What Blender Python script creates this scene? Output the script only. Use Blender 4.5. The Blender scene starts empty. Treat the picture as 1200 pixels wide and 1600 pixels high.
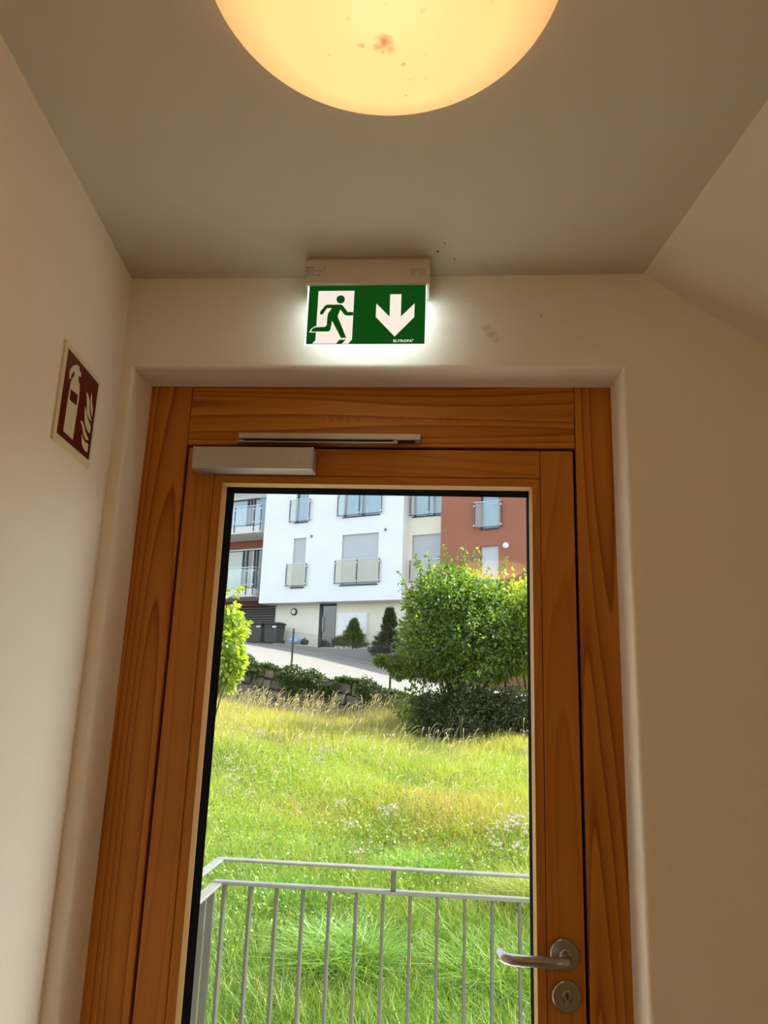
import bpy, bmesh, math, random
import numpy as np
from mathutils import Vector, Matrix

random.seed(7)
RNG = np.random.default_rng(7)
SC = bpy.context.scene
COL = SC.collection

# ------------------------------------------------------------------ camera
F = 1160.04
M = np.array([[0.9964815, 0.0762037, 0.0348939],
              [0.0163615, 0.2314541, -0.9727082],
              [-0.0822002, 0.9698567, 0.2293929]])   # rows: camera right, down, forward (world x, y, z)
CAMP = np.array([0.0, 0.0, 1.55])
cam_data = bpy.data.cameras.new('camera')
cam_data.sensor_fit = 'VERTICAL'
cam_data.sensor_height = 36.0
cam_data.lens = F / 1600 * 36.0
cam_data.clip_start = 0.02
cam_data.clip_end = 500
cam = bpy.data.objects.new('camera', cam_data)
COL.objects.link(cam)
rt, up, bk = M[0], -M[1], -M[2]
cam.matrix_world = Matrix(((rt[0], up[0], bk[0], CAMP[0]), (rt[1], up[1], bk[1], CAMP[1]),
                           (rt[2], up[2], bk[2], CAMP[2]), (0, 0, 0, 1)))
SC.camera = cam

# ------------------------------------------------------------------ sky, sun, exposure
world = bpy.data.worlds.new('sky')
SC.world = world
world.use_nodes = True
wn = world.node_tree
wn.nodes.clear()
w_out = wn.nodes.new('ShaderNodeOutputWorld')
w_bg = wn.nodes.new('ShaderNodeBackground')
w_sky = wn.nodes.new('ShaderNodeTexSky')
w_sky.sky_type = 'NISHITA'
w_sky.sun_disc = False
w_sky.sun_elevation = math.radians(50)
w_sky.sun_rotation = math.radians(68)
w_sky.air_density = 1.0
w_sky.dust_density = 2.5
w_bg.inputs['Strength'].default_value = 0.36
w_hs = wn.nodes.new('ShaderNodeHueSaturation')
w_hs.inputs['Saturation'].default_value = 0.5
wn.links.new(w_sky.outputs[0], w_hs.inputs['Color'])
wn.links.new(w_hs.outputs[0], w_bg.inputs[0])
wn.links.new(w_bg.outputs[0], w_out.inputs[0])

sun_d = bpy.data.lights.new('sun', 'SUN')
sun_d.energy = 7.0
sun_d.angle = math.radians(0.6)
sun_d.color = (1.0, 0.95, 0.84)
sun = bpy.data.objects.new('sun', sun_d)
COL.objects.link(sun)
SUNDIR = Vector((0.86, 0.34, 1.10)).normalized()      # towards the sun
sun.rotation_euler = SUNDIR.to_track_quat('Z', 'Y').to_euler()

SC.view_settings.view_transform = 'Standard'
SC.view_settings.look = 'None'
SC.view_settings.gamma = 1
SC.view_settings.use_curve_mapping = False
SC.view_settings.exposure = 0.92
SC.cycles.max_bounces = 8
SC.cycles.diffuse_bounces = 6
SC.cycles.glossy_bounces = 3
SC.cycles.transparent_max_bounces = 12
SC.cycles.use_denoising = True
SC.cycles.sample_clamp_indirect = 6.0
SC.cycles.caustics_reflective = False
SC.cycles.caustics_refractive = False

LAMP_R = 0.93       # radiance scale of the glass dome lamps


# ------------------------------------------------------------------ measuring helpers (a pixel's sight line cut by a real plane)
def ray(x, y):
    return M.T @ np.array([(x - 600) / F, (y - 800) / F, 1.0])


def on(x, y, n, d):
    r = ray(x, y)
    return CAMP + r * (d - float(np.dot(n, CAMP))) / float(np.dot(n, r))


def onY(x, y, Y):
    return on(x, y, np.array([0, 1.0, 0]), Y)


def onZ(x, y, Z):
    return on(x, y, np.array([0, 0, 1.0]), Z)


# ------------------------------------------------------------------ object helpers
def link(o, parent=None):
    COL.objects.link(o)
    if parent is not None:
        o.parent = parent
    return o


def tag(o, label=None, cat=None, group=None, kind=None):
    if label: o['label'] = label
    if cat: o['category'] = cat
    if group: o['group'] = group
    if kind: o['kind'] = kind
    return o


def empty(name, loc=(0, 0, 0), rz=0.0):
    o = bpy.data.objects.new(name, None)
    o.empty_display_size = 0.1
    o.location = loc
    o.rotation_euler = (0, 0, rz)
    return link(o)


class B:
    """collects shapes, then becomes ONE mesh object"""
    def __init__(self):
        self.bm = bmesh.new()

    def box(self, lo, hi, bev=0.0, seg=1, rot=None, piv=None):
        t = bmesh.new()
        bmesh.ops.create_cube(t, size=1.0)
        lo, hi = Vector(lo), Vector(hi)
        c, s = (lo + hi) / 2, hi - lo
        for v in t.verts:
            v.co = Vector((v.co.x * s.x, v.co.y * s.y, v.co.z * s.z)) + c
        if bev > 0:
            bmesh.ops.bevel(t, geom=list(t.edges), offset=bev, segments=seg, profile=0.5, affect='EDGES')
        if rot is not None:
            bmesh.ops.rotate(t, cent=Vector(piv) if piv is not None else c, matrix=rot, verts=t.verts)
        self._add(t)
        return self

    def _add(self, t):
        me = bpy.data.meshes.new('tmp')
        t.to_mesh(me)
        t.free()
        self.bm.from_mesh(me)
        bpy.data.meshes.remove(me)

    def prism(self, pts, off):
        """pts: planar polygon (3D), extruded by vector off"""
        t = bmesh.new()
        off = Vector(off)
        a = [t.verts.new(Vector(p)) for p in pts]
        b = [t.verts.new(Vector(p) + off) for p in pts]
        t.faces.new(a[::-1])
        t.faces.new(b)
        n = len(a)
        for i in range(n):
            t.faces.new((a[i], a[(i + 1) % n], b[(i + 1) % n], b[i]))
        bmesh.ops.recalc_face_normals(t, faces=t.faces)
        big = [f for f in t.faces if len(f.verts) > 4]
        if big:
            bmesh.ops.triangulate(t, faces=big)
        self._add(t)
        return self

    def tube(self, pts, r, n=10, cap=True, closed=False):
        pts = [Vector(p) for p in pts]
        rs = r if isinstance(r, (list, tuple)) else [r] * len(pts)
        t = bmesh.new()
        rings = []
        prev = None
        for i, p in enumerate(pts):
            if i == 0: d = pts[1] - p
            elif i == len(pts) - 1: d = p - pts[i - 1]
            else: d = (pts[i + 1] - p).normalized() + (p - pts[i - 1]).normalized()
            d.normalize()
            if prev is None:
                a = d.orthogonal().normalized()
            else:
                a = (prev - d * prev.dot(d)).normalized()
            prev = a
            b = d.cross(a)
            rings.append([t.verts.new(p + (a * math.cos(2 * math.pi * k / n) + b * math.sin(2 * math.pi * k / n)) * rs[i]) for k in range(n)])
        for i in range(len(rings) - 1):
            for k in range(n):
                t.faces.new((rings[i][k], rings[i][(k + 1) % n], rings[i + 1][(k + 1) % n], rings[i + 1][k]))
        if cap:
            t.faces.new(rings[0][::-1])
            t.faces.new(rings[-1])
        bmesh.ops.recalc_face_normals(t, faces=t.faces)
        self._add(t)
        return self

    def lathe(self, prof, mat=None, n=32):
        """prof: (r, h) pairs turned about local z"""
        t = bmesh.new()
        rings = []
        for r, h in prof:
            if r < 1e-6:
                rings.append([t.verts.new((0, 0, h))])
            else:
                rings.append([t.verts.new((r * math.cos(2 * math.pi * k / n), r * math.sin(2 * math.pi * k / n), h)) for k in range(n)])
        for i in range(len(rings) - 1):
            a, b = rings[i], rings[i + 1]
            if len(a) == 1 and len(b) == 1: continue
            for k in range(n):
                k2 = (k + 1) % n
                if len(a) == 1: t.faces.new((a[0], b[k], b[k2]))
                elif len(b) == 1: t.faces.new((a[k], a[k2], b[0]))
                else: t.faces.new((a[k], a[k2], b[k2], b[k]))
        bmesh.ops.recalc_face_normals(t, faces=t.faces)
        if mat is not None:
            bmesh.ops.transform(t, matrix=mat, verts=t.verts)
        self._add(t)
        return self

    def out(self, name, mat, parent=None, smooth=False):
        me = bpy.data.meshes.new(name)
        self.bm.to_mesh(me)
        self.bm.free()
        if smooth:
            for p in me.polygons: p.use_smooth = True
            try:
                me.set_sharp_from_angle(angle=math.radians(38))
            except Exception:
                pass
        me.materials.append(mat)
        return link(bpy.data.objects.new(name, me), parent)


def npmesh(name, V, Fc, mat, cols=None, parent=None, smooth=False):
    """V (n,3), Fc (m,3) triangles, cols (n,3) point colours"""
    me = bpy.data.meshes.new(name)
    V = np.asarray(V, np.float32); Fc = np.asarray(Fc, np.int32)
    me.vertices.add(len(V)); me.vertices.foreach_set('co', V.ravel())
    k = Fc.shape[1]
    me.loops.add(Fc.size); me.loops.foreach_set('vertex_index', Fc.ravel())
    me.polygons.add(len(Fc))
    me.polygons.foreach_set('loop_start', np.arange(0, Fc.size, k, dtype=np.int32))
    if cols is not None:
        a = me.color_attributes.new('tint', 'FLOAT_COLOR', 'POINT')
        a.data.foreach_set('color', np.c_[cols, np.ones(len(cols))].astype(np.float32).ravel())
    me.update(calc_edges=True)
    if smooth:
        me.polygons.foreach_set('use_smooth', np.ones(len(Fc), bool))
    me.materials.append(mat)
    return link(bpy.data.objects.new(name, me), parent)


# ------------------------------------------------------------------ materials
def srgb(r, g, b):
    f = lambda c: c / 12.92 if c <= 0.04045 else ((c + 0.055) / 1.055) ** 2.4
    return (f(r / 255), f(g / 255), f(b / 255), 1.0)


def lin(r, g, b):
    return (r, g, b, 1.0)


def nodes(m):
    return m.node_tree.nodes, m.node_tree.links


def mat(name, col, rough=0.6, metal=0.0, bump=0.0, bscale=60, var=0.0, vscale=8, spec=0.5, emis=None, estr=0.0):
    m = bpy.data.materials.new(name)
    m.use_nodes = True
    N, L = nodes(m)
    p = N['Principled BSDF']
    p.inputs['Base Color'].default_value = col
    p.inputs['Roughness'].default_value = rough
    p.inputs['Metallic'].default_value = metal
    p.inputs['Specular IOR Level'].default_value = spec
    if emis:
        p.inputs['Emission Color'].default_value = emis
        p.inputs['Emission Strength'].default_value = estr
    if bump or var:
        tc = N.new('ShaderNodeTexCoord')
        if bump:
            nz = N.new('ShaderNodeTexNoise'); nz.inputs['Scale'].default_value = bscale; nz.inputs['Detail'].default_value = 5
            L.new(tc.outputs['Object'], nz.inputs['Vector'])
            bp = N.new('ShaderNodeBump'); bp.inputs['Strength'].default_value = bump; bp.inputs['Distance'].default_value = 0.003
            L.new(nz.outputs['Fac'], bp.inputs['Height']); L.new(bp.outputs[0], p.inputs['Normal'])
        if var:
            n2 = N.new('ShaderNodeTexNoise'); n2.inputs['Scale'].default_value = vscale; n2.inputs['Detail'].default_value = 4
            L.new(tc.outputs['Object'], n2.inputs['Vector'])
            mr = N.new('ShaderNodeMapRange')
            mr.inputs['From Min'].default_value = 0.3; mr.inputs['From Max'].default_value = 0.7
            mr.inputs['To Min'].default_value = 1 - var; mr.inputs['To Max'].default_value = 1 + var
            L.new(n2.outputs['Fac'], mr.inputs['Value'])
            mx = N.new('ShaderNodeVectorMath'); mx.operation = 'SCALE'
            mx.inputs[0].default_value = col[:3]
            L.new(mr.outputs[0], mx.inputs['Scale']); L.new(mx.outputs[0], p.inputs['Base Color'])
    return m


def add_spots(m, socket, base_out, spots, dark):
    """stains with shapes of their own: spots = (x, y, z, radius, strength) in object space, ragged by noise"""
    N, L = nodes(m)
    tc = N.new('ShaderNodeTexCoord')
    nz = N.new('ShaderNodeTexNoise'); nz.inputs['Scale'].default_value = 90; nz.inputs['Detail'].default_value = 3
    L.new(tc.outputs['Object'], nz.inputs['Vector'])
    acc = None
    for (x, y, z, r, s) in spots:
        d = N.new('ShaderNodeVectorMath'); d.operation = 'DISTANCE'
        L.new(tc.outputs['Object'], d.inputs[0]); d.inputs[1].default_value = (x, y, z)
        ad = N.new('ShaderNodeMath'); ad.operation = 'MULTIPLY_ADD'
        L.new(nz.outputs['Fac'], ad.inputs[0]); ad.inputs[1].default_value = r * 1.9; L.new(d.outputs['Value'], ad.inputs[2])
        mr = N.new('ShaderNodeMapRange')
        mr.inputs['From Min'].default_value = r * 1.1; mr.inputs['From Max'].default_value = r * 2.3
        mr.inputs['To Min'].default_value = s; mr.inputs['To Max'].default_value = 0
        L.new(ad.outputs[0], mr.inputs['Value'])
        if acc is None: acc = mr.outputs[0]
        else:
            mx = N.new('ShaderNodeMath'); mx.operation = 'MAXIMUM'
            L.new(acc, mx.inputs[0]); L.new(mr.outputs[0], mx.inputs[1]); acc = mx.outputs[0]
    mix = N.new('ShaderNodeMix'); mix.data_type = 'RGBA'
    L.new(acc, mix.inputs['Factor'])
    if base_out is not None: L.new(base_out, mix.inputs[6])
    else: mix.inputs[6].default_value = socket.default_value
    mix.inputs[7].default_value = dark
    L.new(mix.outputs[2], socket)


def wood(name, axis, seed, dark, light, scale=1.0, contrast=1.0):
    """softwood with cathedral grain running along axis ('x' or 'z')"""
    m = bpy.data.materials.new(name)
    m.use_nodes = True
    N, L = nodes(m)
    p = N['Principled BSDF']
    p.inputs['Roughness'].default_value = 0.42
    p.inputs['Specular IOR Level'].default_value = 0.22
    tc = N.new('ShaderNodeTexCoord')
    mp = N.new('ShaderNodeMapping')
    mp.inputs['Location'].default_value = (seed * 3.1, seed * 1.7, seed * 2.3)
    s = 9.0 * scale
    mp.inputs['Scale'].default_value = (0.42 * scale, s, s) if axis == 'x' else (s, s, 0.42 * scale)
    L.new(tc.outputs['Object'], mp.inputs['Vector'])
    nz = N.new('ShaderNodeTexNoise'); nz.inputs['Scale'].default_value = 1.0; nz.inputs['Detail'].default_value = 1.2
    nz.inputs['Roughness'].default_value = 0.35
    L.new(mp.outputs[0], nz.inputs['Vector'])
    mu = N.new('ShaderNodeMath'); mu.operation = 'MULTIPLY'; mu.inputs[1].default_value = 15
    L.new(nz.outputs['Fac'], mu.inputs[0])
    fr = N.new('ShaderNodeMath'); fr.operation = 'FRACT'
    L.new(mu.outputs[0], fr.inputs[0])
    rp = N.new('ShaderNodeValToRGB')
    e = rp.color_ramp.elements
    e[0].position = 0.0; e[0].color = light
    e[1].position = 1.0; e[1].color = light
    a = rp.color_ramp.elements.new(0.66); a.color = tuple(light[i] * 0.55 + dark[i] * 0.45 for i in range(4))
    a = rp.color_ramp.elements.new(0.90); a.color = dark
    a = rp.color_ramp.elements.new(0.955); a.color = tuple(light[i] * 0.7 + dark[i] * 0.3 for i in range(4))
    L.new(fr.outputs[0], rp.inputs[0])
    # fine fibre
    mp2 = N.new('ShaderNodeMapping')
    mp2.inputs['Scale'].default_value = (6, 260, 260) if axis == 'x' else (260, 260, 6)
    L.new(tc.outputs['Object'], mp2.inputs['Vector'])
    n2 = N.new('ShaderNodeTexNoise'); n2.inputs['Scale'].default_value = 1; n2.inputs['Detail'].default_value = 2
    L.new(mp2.outputs[0], n2.inputs['Vector'])
    mr = N.new('ShaderNodeMapRange'); mr.inputs['To Min'].default_value = 0.86; mr.inputs['To Max'].default_value = 1.12
    L.new(n2.outputs['Fac'], mr.inputs['Value'])
    n3 = N.new('ShaderNodeTexNoise'); n3.inputs['Scale'].default_value = 2.2; n3.inputs['Detail'].default_value = 2
    L.new(tc.outputs['Object'], n3.inputs['Vector'])
    mr3 = N.new('ShaderNodeMapRange'); mr3.inputs['To Min'].default_value = 0.8; mr3.inputs['To Max'].default_value = 1.2
    L.new(n3.outputs['Fac'], mr3.inputs['Value'])
    mm = N.new('ShaderNodeMath'); mm.operation = 'MULTIPLY'
    L.new(mr.outputs[0], mm.inputs[0]); L.new(mr3.outputs[0], mm.inputs[1])
    vm = N.new('ShaderNodeVectorMath'); vm.operation = 'SCALE'
    L.new(rp.outputs[0], vm.inputs[0]); L.new(mm.outputs[0], vm.inputs['Scale'])
    L.new(vm.outputs[0], p.inputs['Base Color'])
    bp = N.new('ShaderNodeBump'); bp.inputs['Strength'].default_value = 0.15; bp.inputs['Distance'].default_value = 0.001
    L.new(n2.outputs['Fac'], bp.inputs['Height']); L.new(bp.outputs[0], p.inputs['Normal'])
    return m


def leaf_mat(name, trans=0.5, boost=1.0, rough=0.5):
    m = bpy.data.materials.new(name)
    m.use_nodes = True
    N, L = nodes(m)
    N.clear()
    o = N.new('ShaderNodeOutputMaterial')
    at = N.new('ShaderNodeAttribute'); at.attribute_name = 'tint'
    df = N.new('ShaderNodeBsdfDiffuse')
    tr = N.new('ShaderNodeBsdfTranslucent')
    L.new(at.outputs['Color'], df.inputs['Color'])
    g = N.new('ShaderNodeMix'); g.data_type = 'RGBA'; g.blend_type = 'MULTIPLY'; g.inputs['Factor'].default_value = 1
    L.new(at.outputs['Color'], g.inputs[6]); g.inputs[7].default_value = lin(1.35 * boost, 1.25 * boost, 0.35)
    L.new(g.outputs[2], tr.inputs['Color'])
    mx = N.new('ShaderNodeMixShader'); mx.inputs[0].default_value = trans
    L.new(df.outputs[0], mx.inputs[1]); L.new(tr.outputs[0], mx.inputs[2])
    gl = N.new('ShaderNodeBsdfGlossy'); gl.inputs['Roughness'].default_value = rough
    m2 = N.new('ShaderNodeMixShader'); m2.inputs[0].default_value = 0.05
    L.new(mx.outputs[0], m2.inputs[1]); L.new(gl.outputs[0], m2.inputs[2])
    L.new(m2.outputs[0], o.inputs[0])
    return m


def clear_glass(name, tint, refl=0.08, milky=0.0, milk=(1, 1, 1, 1)):
    m = bpy.data.materials.new(name)
    m.use_nodes = True
    N, L = nodes(m)
    N.clear()
    o = N.new('ShaderNodeOutputMaterial')
    tr = N.new('ShaderNodeBsdfTransparent'); tr.inputs[0].default_value = tint
    gl = N.new('ShaderNodeBsdfGlossy'); gl.inputs['Roughness'].default_value = 0.0
    fr = N.new('ShaderNodeFresnel'); fr.inputs['IOR'].default_value = 1.5
    mu = N.new('ShaderNodeMath'); mu.operation = 'MULTIPLY'; mu.inputs[1].default_value = refl / 0.04; mu.use_clamp = True
    geo = N.new('ShaderNodeNewGeometry')
    # both faces behave as the outside of the glass
    L.new(fr.outputs[0], mu.inputs[0])
    mx = N.new('ShaderNodeMixShader')
    inv = N.new('ShaderNodeMath'); inv.operation = 'SUBTRACT'; inv.inputs[0].default_value = 1
    L.new(geo.outputs['Backfacing'], inv.inputs[1])
    m3 = N.new('ShaderNodeMath'); m3.operation = 'MULTIPLY'
    L.new(mu.outputs[0], m3.inputs[0]); L.new(inv.outputs[0], m3.inputs[1])
    L.new(m3.outputs[0], mx.inputs[0]); L.new(tr.outputs[0], mx.inputs[1]); L.new(gl.outputs[0], mx.inputs[2])
    last = mx
    if milky:
        df = N.new('ShaderNodeBsdfDiffuse'); df.inputs[0].default_value = milk
        my = N.new('ShaderNodeMixShader'); my.inputs[0].default_value = milky
        L.new(mx.outputs[0], my.inputs[1]); L.new(df.outputs[0], my.inputs[2]); last = my
    L.new(last.outputs[0], o.inputs[0])
    return m


PLASTER = mat('wall_plaster', lin(0.87, 0.82, 0.72), 0.85, bump=0.35, bscale=45, spec=0.2)
PLASTER_W = mat('door_wall_plaster', lin(0.87, 0.82, 0.72), 0.85, bump=0.35, bscale=45, spec=0.2)
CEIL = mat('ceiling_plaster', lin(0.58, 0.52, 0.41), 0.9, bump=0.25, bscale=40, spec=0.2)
FLOOR = mat('floor_tile', lin(0.42, 0.38, 0.33), 0.4, var=0.1)
DK, LT = lin(0.30, 0.085, 0.008), lin(0.55, 0.215, 0.027)
W_Z1 = wood('larch_vertical', 'z', 1.3, DK, LT, 1.0)
W_Z2 = wood('larch_vertical_fine', 'z', 4.1, lin(0.42, 0.145, 0.016), lin(0.51, 0.195, 0.028), 1.2)
W_X1 = wood('larch_horizontal', 'x', 2.2, DK, LT, 1.1)
W_X2 = wood('larch_horizontal_fine', 'x', 6.4, lin(0.42, 0.145, 0.016), lin(0.51, 0.195, 0.028), 1.2)
LIP_LIT = mat('lit_wood_edge', lin(0.72, 0.47, 0.20), 0.4)  # daylight catching the bead lip, painted in as a paler wood colour
RUBBER = mat('black_rubber', lin(0.003, 0.0035, 0.0035), 0.8, spec=0.08)
ALU = mat('satin_aluminium', lin(0.50, 0.47, 0.43), 0.42, metal=0.55)
STEEL = mat('brushed_steel', lin(0.42, 0.40, 0.37), 0.3, metal=0.95)
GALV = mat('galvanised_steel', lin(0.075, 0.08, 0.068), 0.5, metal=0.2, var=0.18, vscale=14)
GALV_LIT = mat('galvanised_steel_sunlit', lin(0.15, 0.155, 0.14), 0.45, metal=0.3, var=0.12, vscale=14)  # same steel as the balusters; sunlight on the rails put into the colour
GLASS = clear_glass('door_glass', lin(0.965, 0.985, 0.97), 0.05)
PLASTIC = mat('white_plastic', lin(0.72, 0.68, 0.62), 0.45)
DARKMARK = mat('black_print', lin(0.02, 0.018, 0.015), 0.6)

# ------------------------------------------------------------------ the room
DL = np.array([math.sin(-0.1205), math.cos(-0.1205)])     # along the corridor, towards the door wall
XR = 1.75
LEN = 6.2
A0 = np.array([-0.732, 1.5]); B0 = np.array([XR, 1.5])
A1 = A0 - DL * LEN; B1 = B0 - DL * LEN
ZC = 2.45
XS = 0.424                    # where the flat ceiling meets the slope, on the door wall
SL = math.tan(math.radians(35.2))
ZR = ZC - (XR - XS) * SL
S0 = np.array([XS, 1.5]); S1 = S0 - DL * LEN


def P3(p, z): return (float(p[0]), float(p[1]), float(z))


def quad_slab(pts, off, name, m, kind='structure'):
    o = B().prism(pts, off).out(name, m)
    return tag(o, kind=kind)


ext = DL * 0.1
quad_slab([P3(A0 + ext, 0), P3(A1, 0), P3(A1, ZC), P3(A0 + ext, ZC)], (-0.2, 0, 0), 'wall_left', PLASTER)
quad_slab([P3(B0 + ext, 0), P3(B1, 0), P3(B1, ZR), P3(B0 + ext, ZR)], (0.2, 0, 0), 'wall_right', PLASTER)
quad_slab([P3(A1 + [-.2, 0], 0), P3(B1 + [.2, 0], 0), P3(B1 + [.2, 0], ZC + .2), P3(A1 + [-.2, 0], ZC + .2)], (0, -0.2, 0), 'wall_back', PLASTER)
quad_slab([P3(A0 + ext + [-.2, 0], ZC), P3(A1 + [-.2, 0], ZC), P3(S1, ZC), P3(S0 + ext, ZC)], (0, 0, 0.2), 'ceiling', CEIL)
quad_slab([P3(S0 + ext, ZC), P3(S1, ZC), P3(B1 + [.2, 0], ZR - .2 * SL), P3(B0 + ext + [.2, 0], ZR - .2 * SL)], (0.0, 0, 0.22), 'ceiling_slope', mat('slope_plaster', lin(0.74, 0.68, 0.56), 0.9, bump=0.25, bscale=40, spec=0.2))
quad_slab([P3(A0 + ext + [-.2, .0], 0), P3(A1 + [-.2, 0], 0), P3(B1 + [.2, 0], 0), P3(B0 + ext + [.2, .0], 0)], (0, 0, -0.2), 'floor', FLOOR)

# door wall: inner plaster layer with a softly rounded opening, outer layer tighter
OX0, OX1, OZ = -0.702, 0.370, 2.229
FY = 1.60                          # front of the wooden frame
wf = B()
t = bmesh.new()


def wall_opening(x0, x1, z1, ya, yb, r, X0=-1.6, X1=2.3, Z1=2.9, cx0=-0.735, taper=0.0):
    """front skin + rounded arris + reveal, as one surface around a door opening"""
    prof = [(X0, None)]
    rings = []
    steps = 5
    # offsets measured outwards from the opening edge and depth
    offs = [(3.0, ya)] + [(r - r * math.sin(a), ya + r - r * math.cos(a)) for a in [math.pi / 2 * k / steps for k in range(steps + 1)]] + [(-taper, yb)]
    for o_, y in offs:
        if o_ == 3.0:
            pts = [(X0, y, 0), (X0, y, Z1), (X1, y, Z1), (X1, y, 0)]
        else:
            pts = [(x0 - o_, y, 0), (x0 - o_, y, z1 + o_), (x1 + o_, y, z1 + o_), (x1 + o_, y, 0)]
        rings.append([t.verts.new(p) for p in pts])
    for a, b in zip(rings, rings[1:]):
        for k in range(3):
            t.faces.new((a[k], a[k + 1], b[k + 1], b[k]))
    return rings


rr = wall_opening(OX0, OX1, OZ, 1.5, 1.625, 0.008, taper=0.004)
wf._add(t)
# solid core and outer layer (three blocks round the opening)
ox0, ox1, oz = -0.722, 0.392, 2.24
for lo, hi in (((-1.6, 1.502, 0), (ox0, 1.625, 2.9)), ((ox1, 1.502, 0), (2.3, 1.625, 2.9)), ((ox0, 1.502, oz), (ox1, 1.625, 2.9))):
    wf.box(lo, hi)
for lo, hi in (((-3.6, 1.72, -3), (-0.64, 1.95, 5)), ((0.31, 1.72, -3), (4.5, 1.95, 5)), ((-0.64, 1.72, 2.16), (0.31, 1.95, 5)),
               ((-3.6, 1.625, -3), (ox0, 1.72, 5)), ((ox1, 1.625, -3), (4.5, 1.72, 5)), ((ox0, 1.625, oz), (ox1, 1.72, 5)),
               ((-0.722, 1.5, -3), (0.392, 1.95, 0.0))):
    wf.box(lo, hi)
wall_front = wf.out('wall_front', PLASTER_W, smooth=False)
tag(wall_front, kind='structure')
N_, L_ = nodes(PLASTER_W)
sm = []
for (x, y, r, s) in ((760, 513, .006, .35), (768, 522, .007, .4), (775, 530, .006, .3), (846, 493, .0025, .6), (706, 420, .008, .2), (700, 515, .010, .12)):
    q = onY(x, y, 1.5); sm.append((q[0], q[1], q[2], r * 1.5, s))
add_spots(PLASTER_W, N_['Principled BSDF'].inputs['Base Color'], None, sm, lin(0.30, 0.26, 0.21))
# small dirt marks on the ceiling beside the sign
for (x, y, r) in ((684, 393, .003), (695, 380, .0018), (710, 405, .002)):
    q = onZ(x, y, ZC)
    b = B(); b.lathe([(0, -0.0018), (r * .7, -0.0014), (r, 0)], Matrix.Translation((q[0], q[1], ZC)) @ Matrix.Diagonal((.7, 1.5, 1, 1)), 8)
    b.out('dirt_speck', DARKMARK, bpy.data.objects['ceiling'])

# ------------------------------------------------------------------ the door
door = empty('door_1', (0, 0, 0))
tag(door, kind='structure')
FB = FY + 0.085
# fixed frame
fx0, fx1, fz = -0.720, 0.388, 2.238
gx0, gx1, gz = -0.600, 0.2865, 2.0815


def bev(lo, hi, r=0.0018): return B().box(lo, hi, r, 2)


bev((fx0, FY, 0), (gx0 + .0, FB, fz)).out('frame_stile', W_Z1, door)
bev((gx1, FY, 0), (fx1, FB, fz)).out('frame_stile', W_Z1, door)
bev((gx0 + .0012, FY + .0006, gz), (gx1 - .0012, FB, fz)).out('frame_head', W_X1, door)
kn = []
for (x, y, rr_, st) in ((505, 655, .004, .45), (518, 656, .006, .5), (532, 655, .008, .5), (545, 657, .007, .5), (560, 655, .005, .5), (575, 657, .004, .4), (588, 656, .003, .4), (612, 652, .003, .4), (628, 653, .004, .45), (645, 652, .003, .4),
                      (690, 656, .006, .45), (703, 656, .008, .5), (716, 656, .006, .45)):
    q = onY(x, y, FY); kn.append((q[0], FY, q[2], rr_, st))
N, L = nodes(W_X1); sk = N['Principled BSDF'].inputs['Base Color']
add_spots(W_X1, sk, sk.links[0].from_socket, kn, lin(.26, .07, .008))
# dark rebate seal behind the gap
gk = B()
gk.box((gx0 - .004, FY + .018, 0), (gx0 + .02, FY + .05, gz)); gk.box((gx1 - .02, FY + .018, 0), (gx1 + .004, FY + .05, gz))
gk.box((gx0, FY + .018, gz - .02), (gx1, FY + .05, gz + .003))
gk.out('door_seal', RUBBER, door)
# moving sash
sx0, sx1, sz = -0.5935, 0.2800, 2.0745
bx0, bx1, bz = -0.529, 0.2085, 2.0105       # outer edge of glazing bead
SB = FY + .07
bev((sx0, FY, 0.01), (bx0, SB, sz)).out('sash_stile', W_Z2, door)
bev((bx1, FY, 0.01), (sx1, SB, sz)).out('sash_stile', W_Z2, door)
bev((bx0 + .001, FY + .0005, bz), (bx1 - .001, SB, sz)).out('sash_rail', W_X2, door)
bev((bx0 + .001, FY + .0005, 0.01), (bx1 - .001, SB, 0.16)).out('sash_rail', W_X2, door)
vx0, vx1, vz = -0.487, 0.180, 1.974          # clear glass
GYY = FY + .030


def bead(axis, a, b, inner, end0, end1, m):
    """flat strip then a chamfer falling to the glass; mitred ends"""
    pass


def frame_ring(name, x0, x1, z1, y0, X0, X1, Z1, y1, thick, m, zb=0.16, gap=0.0012, kids=None):
    """three mitred strips (left, top, right) + bottom between two rectangles; outer rect at y0, inner rect at y1"""
    outs = []
    rings_o = [(x0, zb), (x0, z1), (x1, z1), (x1, zb)]
    zi = zb + (z1 - Z1)
    rings_i = [(X0, zi), (X0, Z1), (X1, Z1), (X1, zi)]
    for k in range(4):
        a, b2 = rings_o[k], rings_o[(k + 1) % 4]
        c, d = rings_i[(k + 1) % 4], rings_i[k]
        bb = B()
        tt = bmesh.new()
        f = [tt.verts.new((a[0], y0, a[1])), tt.verts.new((b2[0], y0, b2[1])), tt.verts.new((c[0], y1, c[1])), tt.verts.new((d[0], y1, d[1]))]
        g = [tt.verts.new((v.co.x, thick, v.co.z)) for v in f]
        tt.faces.new(f); tt.faces.new(g[::-1])
        for i in range(4): tt.faces.new((f[i], g[i], g[(i + 1) % 4], f[(i + 1) % 4]))
        bmesh.ops.recalc_face_normals(tt, faces=tt.faces)
        bb._add(tt)
        outs.append(bb.out(name, m[k % 2] if isinstance(m, tuple) else m, door))
    return outs


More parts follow.
